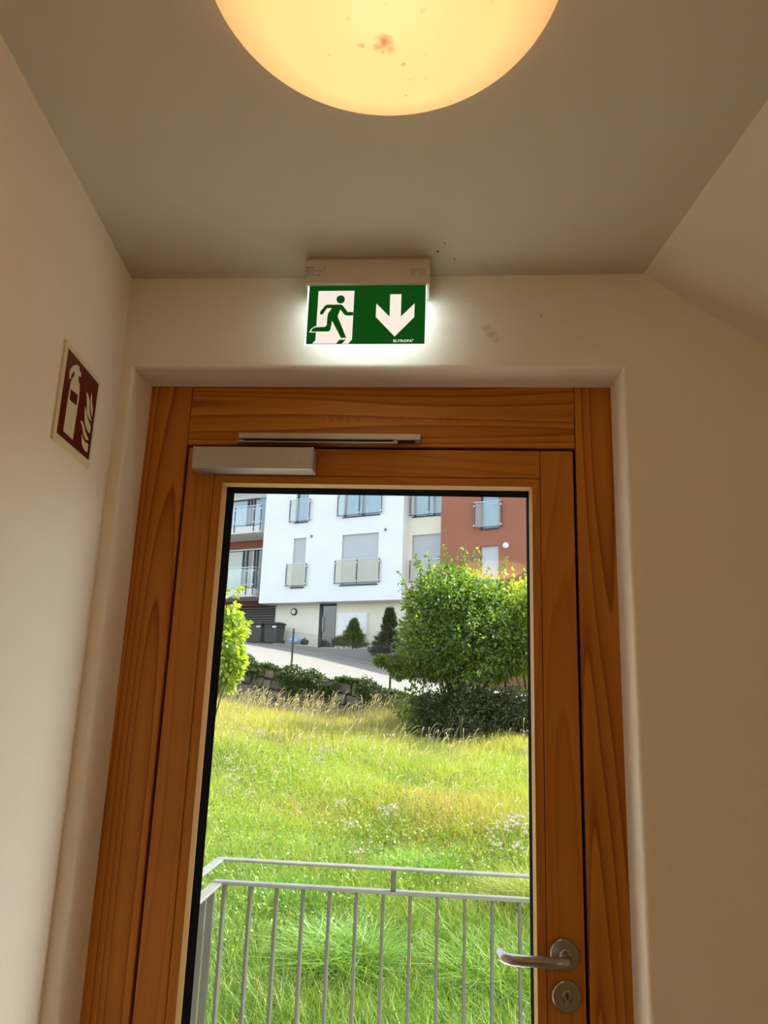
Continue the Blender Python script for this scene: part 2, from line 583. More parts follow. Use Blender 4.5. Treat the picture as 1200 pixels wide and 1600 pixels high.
g_ = 0.0015
frame_ring('glazing_bead', bx0 + g_, bx1 - g_, bz - g_, FY + .001, -0.5085, 0.1900, 1.9915, FY + .002, SB, (W_Z2, W_X2))
frame_ring('bead_lip', -0.5083, 0.1898, 1.9913, FY + .0022, -0.5005, 0.1845, 1.985, FY + .011, GYY + .02, LIP_LIT)
frame_ring('glazing_gasket', -0.5003, 0.1843, 1.9848, FY + .014, vx0, vx1, vz, GYY - .001, GYY + .0005, RUBBER)
o = B().box((vx0 - .006, GYY, 0.17), (vx1 + .006, GYY + .024, vz + .006)).out('glass_pane', GLASS, door)

# lever handle
hp = onY(880, 1490, FY); kp = onY(885, 1556, FY)
hc = Vector((hp[0] + .002, FY, hp[2])); kc = Vector((kp[0], FY, kp[2]))
RX = Matrix.Rotation(math.radians(90), 4, 'X')
hd = B().lathe([(0, 0), (.0275, 0), (.0275, .006), (.0255, .0085), (.012, .0095), (0, .0095)], Matrix.Translation(hc) @ RX, 40).out('door_handle', STEEL, door, True)
tag(hd, 'brushed steel lever handle with round rose')
ly = FY - .052
lev = [hc + Vector((0, -.008, 0)), hc + Vector((0, -.026, 0)), hc + Vector((-.001, -.040, 0)), hc + Vector((-.007, -.050, 0)), hc + Vector((-.018, -.0545, 0)),
       hc + Vector((-.04, -.055, 0)), hc + Vector((-.085, -.055, 0)), hc + Vector((-.103, -.053, 0)), hc + Vector((-.115, -.046, 0)), hc + Vector((-.121, -.034, 0)),
       hc + Vector((-.1225, -.020, 0))]
B().tube(lev, .0098, 18).out('lever', STEEL, hd, True)
B().lathe([(.0092, 0), (.0108, .0), (.0112, .006), (.0092, .008)], Matrix.Translation(hc + Vector((0, -.008, 0))) @ RX, 24).out('collar', STEEL, hd, True)
kr = B().lathe([(0, 0), (.0275, 0), (.0275, .006), (.0255, .0085), (.0105, .0092), (.0105, .006), (0, .006)], Matrix.Translation(kc) @ RX, 40).out('lock_rosette', STEEL, door, True)
cyl = B().lathe([(0, 0), (.0085, 0), (.0085, .011), (.0075, .012), (0, .012)], Matrix.Translation(kc + Vector((0, 0, .004))) @ RX, 24)
cyl.box((kc.x - .005, FY - .0095, kc.z - .016), (kc.x + .005, FY - .004, kc.z), .002, 2)
cyl = cyl.out('lock_cylinder', STEEL, kr, True)
B().box((kc.x - .0011, FY - .0126, kc.z - .002), (kc.x + .0011, FY - .0118, kc.z + .009)).box((kc.x - .003, FY - .0126, kc.z + .003), (kc.x + .003, FY - .0118, kc.z + .0045)).out('keyhole', DARKMARK, kr)

# overhead closer (screwed to the sash) and its slide rail (on the frame)
cy0 = FY - .052
a = onY(303, 697, cy0); b_ = onY(487, 733, cy0)
closer = empty('door_closer', (float((a[0] + b_[0]) / 2), FY, float(b_[2])))
tag(closer, 'silver overhead door closer with slide rail on the wooden door head', 'door closer')
cb = B().box((a[0], cy0, b_[2]), (b_[0], FY - .0005, a[2]), .0022, 2).out('closer_body', ALU, closer)
cb.matrix_parent_inverse = Matrix.Translation(-closer.location)


def under(parent, o):
    o.matrix_parent_inverse = Matrix.Translation(-parent.location)
    return o


for xx in (a[0] + .0006, b_[0] - .0006):
    under(closer, B().box((xx - .0016, cy0 - .0006, b_[2] - .0006), (xx + .0016, FY - .0005, a[2] + .0006), .0006, 1).out('end_cap', ALU, closer))
lg = onY(470, 722, cy0)
lgm = B()
for dx, dz, w in ((0, .003, .004), (.001, 0, .0025), (-.001, -.003, .0045)):
    lgm.box((lg[0] + dx - w / 2, cy0 - .0003, lg[2] + dz), (lg[0] + dx + w / 2, cy0 + .001, lg[2] + dz + .0009))
under(closer, lgm.out('maker_mark', mat('faint_print', lin(.22, .2, .18)), closer))
ry0 = FY - .026
a2 = onY(373, 674.5, ry0); b2 = onY(657, 687, ry0)
sr = under(closer, B().box((a2[0], ry0, b2[2]), (b2[0], FY - .0005, a2[2] - .002), .001, 1).out('slide_rail', ALU, closer))
under(closer, B().box((a2[0] + .012, ry0 + .006, b2[2] - .0012), (b2[0] - .012, FY - .006, b2[2] + .0004)).out('rail_slot', DARKMARK, closer))
ar0 = onY(371, 690, FY - .035); ar1 = onY(618, 692, FY - .022)
arm = B()
arm.box((ar0[0], FY - .040, ar0[2] - .0025), (ar1[0], FY - .022, ar0[2] + .0015), .0012, 1)
arm.lathe([(0, -.004), (.008, -.004), (.008, .004), (0, .004)], Matrix.Translation((ar0[0] + .006, FY - .031, ar0[2])), 16)
arm.lathe([(0, -.004), (.007, -.004), (.007, .006), (0, .006)], Matrix.Translation((ar1[0], FY - .020, ar1[2])), 16)
under(closer, arm.out('closer_arm', STEEL, closer))

# ------------------------------------------------------------------ emergency exit sign
sy0, sy1 = 1.42, 1.492
bxm = onZ(477, 401, ZC); bxn = onZ(671, 401, ZC)
ex0, ex1 = -0.309, -0.0415
ez0 = 2.3865
ex = empty('exit_sign', ((ex0 + ex1) / 2, 1.456, ZC))
tag(ex, 'green illuminated emergency exit sign with running figure and down arrow hanging from white housing', 'exit sign')
house = under(ex, B().box((ex0, sy0, ez0), (ex1, sy1, ZC - .0003), .004, 3).out('housing', PLASTIC, ex, True))
seam = B().box((ex0 - .0004, sy0 - .0004, ZC - .0065), (ex1 + .0004, sy1, ZC - .005))
under(house, seam.out('housing_seam', mat('seam_shadow', lin(.32, .27, .22)), house)).matrix_parent_inverse = Matrix.Identity(4)
house.matrix_parent_inverse = Matrix.Translation(-ex.location)
PY = 1.430
GREEN = mat('sign_green', lin(0.001, 0.085, 0.004), 0.12, spec=0.25, emis=lin(0.0, 0.055, 0.004), estr=0.45)
SWHITE = mat('sign_white', lin(0.62, 0.62, 0.60), 0.3, emis=lin(1.0, 0.93, 0.84), estr=0.42)
EDGE = mat('acrylic_edge', lin(0.8, 0.9, 0.85), 0.1, emis=lin(0.9, 1.0, 0.95), estr=0.55)


def zp(u, v, y=PY):      # point on the sign's front plane
    q = onY(460 + u / 5, 380 + v / 5, y); return (q[0], y, q[2])


pn = [zp(97, 330), zp(1034, 330), zp(1019, 796), zp(84, 796)]
pxl = (pn[0][0] + pn[3][0]) / 2; pxr = (pn[1][0] + pn[2][0]) / 2; pzt = ez0 + .004; pzb = (pn[2][2] + pn[3][2]) / 2
acr = under(ex, B().box((pxl, PY + .0002, pzb), (pxr, PY + .006, pzt), .0006, 1).out('acrylic_panel', EDGE, ex))
panel = under(ex, B().box((pxl + .004, PY, pzb + .0025), (pxr - .0012, PY + .0055, pzt)).out('green_panel', GREEN, ex))
# map of measured sign coordinates to the (upright) panel
c_tl, c_tr, c_br, c_bl = (105, 345), (1034, 345), (1019, 795), (88, 795)
pztop = zp(570, 345)[2]


def sp(u, v, y):
    tv = (v - 345) / 450.0
    xl = 105 + (88 - 105) * tv; xr = 1034 + (1019 - 1034) * tv
    tu = (u - xl) / (xr - xl)
    return (pxl + (pxr - pxl) * tu, y, pztop + (pzb - pztop) * tv)


def decal(name, pts, lvl, m, parent=ex):
    y = PY - .0004 * lvl
    o = B().prism([sp(u, v, y) for u, v in pts], (0, .0004, 0)).out(name, m, parent)
    o.matrix_parent_inverse = Matrix.Translation(-ex.location)
    return o


decal('doorway_symbol', [(192, 372), (474, 372), (459, 752), (430, 783), (152, 783), (176, 757)], 1, SWHITE)
# white outline of the trailing foot, then the running figure over it
run = B()


def add_dec(bb, pts, lvl): bb.prism([sp(u, v, PY - .0004 * lvl) for u, v in pts], (0, .0004, 0))


foot = B(); add_dec(foot, [(125, 697), (140, 670), (165, 652), (200, 645), (255, 645), (255, 696)], 1.5)
foot.out('foot_outline', SWHITE, ex).matrix_parent_inverse = Matrix.Translation(-ex.location)
head = [(367 + 33 * math.cos(a), 440 + 32 * math.sin(a)) for a in np.linspace(0, 2 * math.pi, 28, endpoint=False)]
add_dec(run, head, 2.2)
add_dec(run, [(245, 490), (262, 481), (368, 481), (384, 488), (425, 540), (466, 540), (466, 567), (412, 567), (398, 560), (366, 520), (345, 572), (415, 740), (374, 741),
              (303, 608), (291, 672), (285, 686), (270, 691), (140, 691), (152, 668), (170, 658), (250, 655), (262, 640), (264, 590), (270, 550), (300, 508), (262, 508), (233, 550),
              (222, 560), (210, 556), (206, 545), (210, 534)], 2.2)
add_dec(run, [(336, 785), (362, 755), (412, 755), (380, 785)], 2.2)
add_dec(run, [(176, 700), (176, 757), (150, 785), (130, 785), (130, 700)], 2.2)
run.out('running_figure', GREEN, ex).matrix_parent_inverse = Matrix.Translation(-ex.location)
decal('down_arrow', [(753, 402), (840, 402), (835, 577), (942, 474), (938, 580), (787, 730), (641, 578), (646, 474), (748, 577)], 1, SWHITE)


def text_obj(body, name, size, loc, rot, m, parent, depth=.0003, sx=1.0, bold=0.0):
    cu = bpy.data.curves.new(name, 'FONT')
    cu.body = body; cu.size = size; cu.extrude = depth; cu.offset = bold
    cu.resolution_u = 3
    to = bpy.data.objects.new(name + '_tmp', cu)
    COL.objects.link(to)
    dg = bpy.context.evaluated_depsgraph_get()
    me = bpy.data.meshes.new_from_object(to.evaluated_get(dg))
    bpy.data.objects.remove(to)
    me.materials.clear(); me.materials.append(m)
    o = bpy.data.objects.new(name, me)
    link(o, parent)
    W = Matrix.Translation(loc) @ rot @ Matrix.Diagonal((sx, 1, 1, 1))
    me.transform(W)
    return o


RZ = Matrix.Rotation(math.radians(90), 4, 'X')
tl = sp(775, 773, PY - .0006)
tw = sp(918, 773, 0)[0] - tl[0]
o = text_obj('ELTROPA', 'lettering', .0078, tl, RZ, SWHITE, ex, bold=.00008)
w_now = max(v.co.x for v in o.data.vertices) - min(v.co.x for v in o.data.vertices)
for v in o.data.vertices: v.co.x = tl[0] + (v.co.x - tl[0]) * tw / w_now
o.matrix_parent_inverse = Matrix.Translation(-ex.location)
tr = sp(920, 760, PY - .0006)
o = text_obj('\u00ae', 'registered_mark', .004, tr, RZ, SWHITE, ex); o.matrix_parent_inverse = Matrix.Translation(-ex.location)
# fine print on the housing: lines too small to read
fp = B()
rs = random.Random(3)


def hs(u, v):
    q = onY(460 + u / 5, 380 + v / 5, sy0); return q[0], q[2]


for (u0, u1, v, th) in ((90, 165, 190, 7), (92, 160, 203, 2.5), (92, 215, 212, 2.5), (92, 225, 221, 2.5), (92, 150, 232, 2.5), (92, 160, 243, 2.5), (92, 180, 253, 2.5),
                        (905, 965, 207, 2.5), (980, 1040, 207, 2.5), (905, 955, 220, 2.5), (965, 1035, 220, 2.5), (905, 950, 233, 2.5), (968, 1020, 233, 2.5), (905, 940, 247, 2.5), (975, 1045, 247, 2.5)):
    u = u0
    while u < u1:
        w = rs.uniform(5, 16)
        x0, z0 = hs(u, v); x1, _ = hs(min(u + w, u1), v)
        fp.box((x0, sy0 - .0003, z0 - th * .00012), (x1, sy0 + .001, z0 + th * .00012))
        u += w + 3
for (u, v, s) in ((193, 248, 9), (235, 197, 8), (240, 220, 5), (243, 245, 6)):
    x0, z0 = hs(u, v)
    fp.box((x0 - s * .00014, sy0 - .0003, z0 - s * .00014), (x0 + s * .00014, sy0 + .001, z0 + s * .00014))
fpo = fp.out('fine_print', DARKMARK, ex); fpo.matrix_parent_inverse = Matrix.Translation(-ex.location); fpo['kind'] = 'stuff'
# the sign's own LED strip under the housing, behind the panel
ld = bpy.data.lights.new('sign_led', 'AREA')
ld.shape = 'RECTANGLE'; ld.size = .25; ld.size_y = .012; ld.energy = 0.13; ld.color = (0.76, 0.89, 1.0)
lo = bpy.data.objects.new('sign_led', ld); COL.objects.link(lo)
lo.location = ((ex0 + ex1) / 2, 1.462, ez0 - .002)
lo.rotation_euler = (math.radians(12), 0, 0)

# ------------------------------------------------------------------ extinguisher sign on the left wall
nL = np.array([DL[1], -DL[0], 0.0]); dLp = float(nL @ np.array([A0[0], A0[1], 0]))
SIGN_T = .004


def lw(u, v, off):           # u, v measured on an enlarged view of the left wall
    return on(60 + u / 6.0, 520 + v / 6.0, nL, dLp + off)


q1 = lw(272, 68, SIGN_T); q2 = lw(590, 460, SIGN_T); q3 = lw(470, 1275, SIGN_T); q4 = lw(130, 985, SIGN_T)
uax = np.array([DL[0], DL[1], 0.0])
su0 = min(q1 @ uax, q4 @ uax) * .5 + max(q1 @ uax, q4 @ uax) * .5
su1 = (q2 @ uax + q3 @ uax) / 2
szt = (q1[2] + q2[2]) / 2; szb = (q3[2] + q4[2]) / 2


def onwall(us, z, off):
    base = nL * (dLp + off); return tuple(base * 1.0 + uax * us + np.array([0, 0, z]))


fire = empty('extinguisher_sign', onwall((su0 + su1) / 2, szb, 0))
tag(fire, 'square red fire extinguisher sign with pale border on the left wall', 'safety sign')
RED = mat('sign_red', srgb(88, 4, 8), 0.35)
CREAM = mat('sign_cream', lin(0.74, 0.70, 0.52), 0.4)


def wprism(name, pts, lo, hi, m):
    o = B().prism([onwall(u, z, lo) for u, z in pts], tuple(nL * (hi - lo))).out(name, m, fire)
    return under(fire, o)


wprism('sign_plate', [(su0, szb), (su1, szb), (su1, szt), (su0, szt)], 0.0, SIGN_T, CREAM)


def wp(pts, off=SIGN_T):
    r = []
    for u, v in pts:
        q = lw(u, v, off); r.append((float(q @ uax), float(q[2])))
    return r


m_ = (su1 - su0) * .065
redp = [(su0 + m_, szb + m_ * 1.25), (su1 - m_ * .8, szb + m_ * 1.25), (su1 - m_ * .8, szt - m_ * .9), (su0 + m_, szt - m_ * .9)]
wprism('red_field', redp, SIGN_T, SIGN_T + .0004, RED)
wprism('extinguisher_symbol', wp([(300, 430), (286, 428), (288, 372), (300, 335), (325, 308), (352, 300), (355, 296), (368, 308), (372, 310), (383, 325), (380, 345), (396, 380), (396, 410), (386, 414),
                                  (374, 402), (371, 440), (384, 490), (384, 530), (376, 620), (318, 1002), (230, 920), (270, 640), (300, 462), (312, 430), (330, 408), (338, 372), (336, 362), (318, 372), (302, 400)]), SIGN_T + .0004, SIGN_T + .0008, CREAM)
wprism('extinguisher_band', wp([(300, 528), (364, 582), (350, 682), (288, 625)]), SIGN_T + .0008, SIGN_T + .0012, RED)
for fl in ([(448, 555), (462, 575), (478, 640), (474, 700), (478, 760), (495, 832), (470, 800), (452, 740), (452, 660)],
           [(495, 562), (500, 600), (498, 650), (508, 710), (500, 790), (488, 740), (484, 680), (488, 610)],
           [(436, 690), (446, 730), (458, 800), (488, 880), (475, 945), (450, 905), (432, 840), (430, 760)],
           [(390, 822), (410, 830), (428, 880), (438, 930), (468, 1008), (440, 1000), (418, 950), (408, 880)],
           [(404, 950), (412, 985), (436, 1025), (464, 1042), (455, 1122), (425, 1098), (404, 1040)]):
    wprism('flame_symbol', wp(fl), SIGN_T + .0004, SIGN_T + .0008, CREAM)

# ------------------------------------------------------------------ ceiling lamps


def lamp_mat(spots, power=1.0, green=1.0):
    m = bpy.data.materials.new('lamp_glass')
    m.use_nodes = True
    N, L = nodes(m)
    p = N['Principled BSDF']
    p.inputs['Base Color'].default_value = lin(.3, .27, .22)
    p.inputs['Roughness'].default_value = 0.3
    p.inputs['Emission Strength'].default_value = LAMP_R * power
    tc = N.new('ShaderNodeTexCoord')
    sx = N.new('ShaderNodeVectorMath'); sx.operation = 'LENGTH'
    mul = N.new('ShaderNodeVectorMath'); mul.operation = 'MULTIPLY'; mul.inputs[1].default_value = (1, 1, 0)
    L.new(tc.outputs['Object'], mul.inputs[0]); L.new(mul.outputs[0], sx.inputs[0])
    rp = N.new('ShaderNodeValToRGB')
    e = rp.color_ramp.elements
    e[0].position = 0.0; e[0].color = lin(1.30, 0.44, 0.16)
    e[1].position = 1.0; e[1].color = lin(0.46, 0.21, 0.07)
    x = rp.color_ramp.elements.new(.66); x.color = lin(1.20, 0.41, 0.14)
    x = rp.color_ramp.elements.new(.90); x.color = lin(0.58, 0.29, 0.10)
    mr = N.new('ShaderNodeMapRange'); mr.inputs['From Max'].default_value = .232
    L.new(sx.outputs['Value'], mr.inputs['Value']); L.new(mr.outputs[0], rp.inputs[0])
    for el in e:
        c_ = el.color; el.color = (c_[0], c_[1] * green, c_[2], 1)
    if spots:
        add_spots(m, p.inputs['Emission Color'], rp.outputs[0], spots, lin(0.22, 0.075, 0.02))
    else:
        L.new(rp.outputs[0], p.inputs['Emission Color'])
    return m


def dome(loc, label, spots_px=(), power=1.0):
    R, h = .23, .085
    t_ = empty('ceiling_lamp', loc)
    tag(t_, label, 'lamp')
    spots = []
    for (x, y, r, s) in spots_px:
        # meet the sight line with the dome
        rr_ = ray(x, y); lo_, hi_ = 0.3, 2.0
        for k in range(400):
            tt = lo_ + (hi_ - lo_) * k / 400
            q = CAMP + rr_ * tt - np.array(loc)
            if q[2] > -.012 - h * math.sqrt(max(0, 1 - min(1, (q[0] ** 2 + q[1] ** 2) / R ** 2))): break
        spots.append((q[0], q[1], q[2], r, s))
    prof = [(R - .012, -.002), (R, -.006), (R, -.012)] + [(R * math.cos(a), -.012 - h * math.sin(a)) for a in np.linspace(.06, math.pi / 2, 22)]
    prof[-1] = (0, -.012 - h)
    B().lathe(prof, None, 96).out('glass_dome', lamp_mat(spots, power, 1.45 if power > 1 else 1.0), t_, True)
    B().lathe([(0, -.0005), (R - .014, -.0005), (R - .014, -.012), (0, -.012)], None, 64).out('mounting_plate', PLASTIC, t_)
    return t_


dome((-.088, .755, ZC), 'round opal glass ceiling lamp glowing warm with dead insects above the door',
     [(600, 63, .011, .85), (590, 72, .008, .7), (610, 75, .008, .6), (598, 80, .005, .6), (564, 68, .005, 1), (515, 85, .004, .4), (630, 100, .004, .7), (640, 122, .003, .5), (633, 148, .003, .8), (602, 4, .003, .7),
      (660, 14, .004, .5), (655, 34, .003, .4), (545, 28, .003, .35), (665, 122, .002, .5), (766, 1, .003, .5), (665, 84, .003, .3)])
dome((.36, -2.2, ZC), 'matching opal glass ceiling lamp further back along the corridor behind the viewer', (), 4.6)
dome((1.5, -4.6, ZC), 'added unseen opal dome light near the far end of the corridor behind the viewer', (), 12.0)  # dome added out of view only to brighten the interior
# unseen globe light added on the right corridor wall to brighten the interior
gw = B0 - DL * 2.6
glb = empty('added_globe_light', (float(gw[0]), float(gw[1]), 1.30))
tag(glb, 'added unseen opal globe light fixed low on the right corridor wall behind the viewer', 'lamp')
GLB = mat('added_globe_glow', lin(.5, .45, .38), .3, emis=lin(1.0, .66, .33), estr=6)
B().lathe([(0, -.13)] + [(.13 * math.sin(a), -.13 * math.cos(a)) for a in np.linspace(.1, math.pi - .1, 20)] + [(0, .13)], Matrix.Translation((-.17, 0, 0)), 32).out('added_globe', GLB, glb, True)
B().tube([(-.001, 0, 0), (-.05, 0, 0)], .03, 16).lathe([(0, 0), (.06, 0), (.06, .02), (0, .02)], Matrix.Translation((-.001, 0, 0)) @ Matrix.Rotation(math.radians(-90), 4, 'Y'), 24).out('added_globe_bracket', PLASTIC, glb, True)


# ================================================================== OUTDOORS
# ------------------------------------------------------------------ terrain
def meadow_z(x, y):
    z = -.33 + .078 * (y - 5)
    return z + .05 * np.sin(x * .9 + 1.3) * np.cos(y * .7) + .03 * np.sin(x * 2.1 + y * 1.7)


RK = (-0.104313, 0.074036, -0.042779)




FP1 = np.array([-4.0, 20.2]); FP2 = np.array([-1.23, 18.7])
fdir = (FP2 - FP1) / np.linalg.norm(FP2 - FP1)
fnor = np.array([-fdir[1], fdir[0]])          # towards the road


def road_z(x, y):
    s = (x - FP1[0]) * fdir[0] + (y - FP1[1]) * fdir[1]
    o = (x - FP1[0]) * fnor[0] + (y - FP1[1]) * fnor[1]
    t = o / 15.7
    q_ = np.clip(s + 10.5, 0, 8)
    zb = 3.22 - .085 * (s + 10.5) - .012 * q_ * q_
    return (1.87 - .127 * np.clip(s, -14, 30)) * (1 - t) + zb * t


def fence_pt(s, off=0.0): return FP1 + fdir * s + fnor * off


DIRT = mat('soil', lin(0.10, 0.085, 0.04), 0.95, bump=.6, bscale=12, var=.35, vscale=2)
PAVE = mat('driveway_pavers', lin(0.185, 0.178, 0.162), 0.9, bump=.3, bscale=30, var=.12, vscale=3)


def grid(name, fn, s0, s1, o0, o1, ns, no, m):
    ss = np.linspace(s0, s1, ns); oo = np.linspace(o0, o1, no)
    S, O = np.meshgrid(ss, oo, indexing='ij')
    X = FP1[0] + fdir[0] * S + fnor[0] * O; Y = FP1[1] + fdir[1] * S + fnor[1] * O
    Z = fn(X, Y)
    V = np.stack([X, Y, Z], -1).reshape(-1, 3)
    i = np.arange(ns - 1)[:, None] * no + np.arange(no - 1)[None]
    Fq = np.stack([i, i + no, i + no + 1, i + 1], -1).reshape(-1, 4)
    return npmesh(name, V, Fq, m, smooth=True)


tag(grid('meadow_ground', meadow_z, -60, 60, -19.5, -.33, 140, 60, DIRT), kind='structure')
tag(grid('driveway', road_z, -60, 60, -.18, 45, 61, 24, PAVE), kind='structure')

# ------------------------------------------------------------------ retaining wall of rough stones
sw = empty('stone_wall', (float(fence_pt(2)[0]), float(fence_pt(2)[1]), 1.0))
tag(sw, kind='structure')
sw.name = 'retaining_wall'
STONE = [mat('stone_' + n, c, .9, bump=.8, bscale=25, var=.3, vscale=9) for n, c in
         (('grey', lin(.13, .12, .10)), ('brown', lin(.15, .12, .085)), ('dark', lin(.085, .08, .07)))]
core = B()
p0, p1 = fence_pt(-14, -.22), fence_pt(14, -.22)
n_seg = 40
for k in range(n_seg):
    a_, b_2 = fence_pt(-40 + 2 * k, -.28), fence_pt(-38 + 2 * k, -.28)
    za, zb_ = road_z(*a_) - .05, road_z(*b_2) - .05
    core.prism([P3(a_, za - 1.6), P3(b_2, zb_ - 1.6), P3(b_2, zb_), P3(a_, za)], (fnor[0] * .25, fnor[1] * .25, 0))
link_core = core.out('wall_core', STONE[2], sw); under(sw, link_core)
rs = random.Random(11)
for course in range(5):
    s = -2.5 + rs.uniform(0, .3)
    while s < 8.5:
        w = rs.uniform(.28, .55); h = .24
        a_ = fence_pt(s, -.36 - rs.uniform(0, .05)); ztop = road_z(*fence_pt(s + w / 2, -.2)) - .03 - course * .255 + rs.uniform(-.012, .012)
        bb = B()
        tt = bmesh.new(); bmesh.ops.create_cube(tt, size=1)
        for v in tt.verts:
            v.co = Vector(((v.co.x) * (w - .03), v.co.y * .16, v.co.z * (h - .02))) + Vector((rs.uniform(-.02, .02), rs.uniform(-.02, .02), rs.uniform(-.015, .015)))
        bmesh.ops.bevel(tt, geom=list(tt.edges), offset=.025, segments=1, affect='EDGES')
        bb._add(tt)
        o = bb.out('stone', STONE[rs.randrange(3)], sw)
        c_ = fence_pt(s + w / 2, -.34 - rs.uniform(0, .03))
        o.matrix_parent_inverse = Matrix.Translation(-sw.location)
        o.location = (c_[0], c_[1], ztop - h / 2)
        o.rotation_euler = (0, rs.uniform(-.02, .02) + math.atan(-(road_z(*FP2) - road_z(*FP1)) / np.linalg.norm(FP2 - FP1)), math.atan2(fdir[1], fdir[0]))
        s += w

# ------------------------------------------------------------------ leaves


def leaf_cloud(centers, normals, size, cols, jitter=.5, aspect=.5, down=.3):
    n = len(centers)
    d = normals + RNG.normal(0, jitter, (n, 3)); d[:, 2] -= down
    d /= np.linalg.norm(d, axis=1)[:, None]
    r = RNG.normal(0, 1, (n, 3))
    s = np.cross(d, r); s /= np.linalg.norm(s, axis=1)[:, None] + 1e-9
    nn = np.cross(d, s)
    L = size * RNG.uniform(.65, 1.25, n)[:, None]
    a = centers; tip = centers + d * L
    m1 = centers + d * L * .45 + s * L * aspect * .5 + nn * L * .08
    m2 = centers + d * L * .45 - s * L * aspect * .5 + nn * L * .08
    V = np.stack([a, m1, tip, m2], 1).reshape(-1, 3)
    b = np.arange(n) * 4
    Fc = np.concatenate([np.stack([b, b + 1, b + 2], 1), np.stack([b, b + 2, b + 3], 1)])
    C_ = np.repeat(cols, 4, 0)
    return V, Fc, C_


def pick(cols, n, var=.18):
    cols = np.array(cols)
    c = cols[RNG.integers(0, len(cols), n)]
    return np.clip(c * (1 + RNG.normal(0, var, (n, 1))), .003, 1)


LEAF = leaf_mat('bush_leaves', .5, 1.15)
IVYM = leaf_mat('ivy_leaves', .3, .9)
DRYM = leaf_mat('dry_stalks', .3, .8)
DRYM.node_tree.nodes['Mix'].inputs[7].default_value = lin(1.1, 1.0, .8)
GRASSM = leaf_mat('grass_blades', .38, 1.15)
BARK = mat('bark', lin(.09, .065, .045), .9, bump=.6, bscale=30)


def blobs(c, rad, n, br, seed, zlow=-.6):
    g = np.random.default_rng(seed)
    out = []
    while len(out) < n:
        v = g.normal(0, 1, 3); v /= np.linalg.norm(v)
        if v[2] < zlow: continue
        k = g.uniform(.45, 1.0) ** .6
        out.append(np.r_[c + v * rad * k * g.uniform(.86, 1.02), br * g.uniform(.7, 1.25)])
    return np.array(out)


def shrub(name, label, cat, base, c, rad, nblob, br, nleaf, lsize, cols, seed, trunks=5, shoots=0, leafm=None, group=None, extra=None, aspect=.5, inner=.85):
    root = empty(name, base)
    tag(root, label, cat, group)
    bl = blobs(np.array(c), np.array(rad), nblob, br, seed)
    if extra is not None: bl = np.vstack([bl, np.array(extra)])
    k = RNG.integers(0, len(bl), nleaf)
    v = RNG.normal(0, 1, (nleaf, 3)); v /= np.linalg.norm(v, axis=1)[:, None]
    rad_ = bl[k, 3][:, None] * RNG.uniform(.55, 1.05, (nleaf, 1)) ** inner
    P = bl[k, :3] + v * rad_ * np.array([1, 1, .85])
    ok = P[:, 2] > base[2] + .03
    P, v = P[ok], v[ok]
    V, Fc, Cc = leaf_cloud(P, v, lsize, pick(cols, len(P)), aspect=aspect)
    wood_ = B()
    g = random.Random(seed)
    tops = []
    for i in range(trunks):
        b2_ = bl[g.randrange(len(bl))]
        s_ = Vector(base) + Vector((g.uniform(-.15, .15) * rad[0], g.uniform(-.15, .15) * rad[1], -.05))
        e_ = Vector(b2_[:3]); mid = (s_ + e_) / 2 + Vector((g.uniform(-.1, .1), g.uniform(-.1, .1), .12 * rad[2]))
        r0 = .018 * rad[2] + .006
        wood_.tube([s_, (s_ + mid) / 2, mid, (mid + e_) / 2 + Vector((0, 0, .03)), e_], [r0, r0 * .8, r0 * .6, r0 * .4, r0 * .2], 6)
    for i in range(shoots):       # loose leafy shoots above and beside the crown
        b2_ = bl[g.randrange(len(bl))]
        ou = Vector(b2_[:3]) - Vector(c); ou.normalize()
        if ou.z < -.1: continue
        ln = g.uniform(.25, .55)
        s_ = Vector(b2_[:3]) + ou * b2_[3] * .6
        e_ = s_ + (ou * .6 + Vector((g.uniform(-.3, .3), g.uniform(-.3, .3), .75))) * ln + ou * b2_[3] * .35
        wood_.tube([s_, (s_ + e_) / 2 + Vector((0, 0, .04)), e_], [.008, .006, .003], 5)
        m_n = 26
        tt_ = RNG.uniform(.1, 1.02, m_n)[:, None]
        Pq = np.array(s_)[None] * (1 - tt_) + np.array(e_)[None] * tt_
        vv = RNG.normal(0, 1, (m_n, 3)); vv /= np.linalg.norm(vv, axis=1)[:, None]
        V2, F2, C2 = leaf_cloud(Pq, vv, lsize * 1.05, pick(cols, m_n), aspect=aspect)
        F2 = F2 + len(V); V = np.vstack([V, V2]); Fc = np.vstack([Fc, F2]); Cc = np.vstack([Cc, C2])
    st = wood_.out('stem', BARK, root); under(root, st)
    fo = npmesh('foliage', V, Fc, leafm or LEAF, Cc, root); under(root, fo)
    fo['kind'] = 'stuff'
    return root


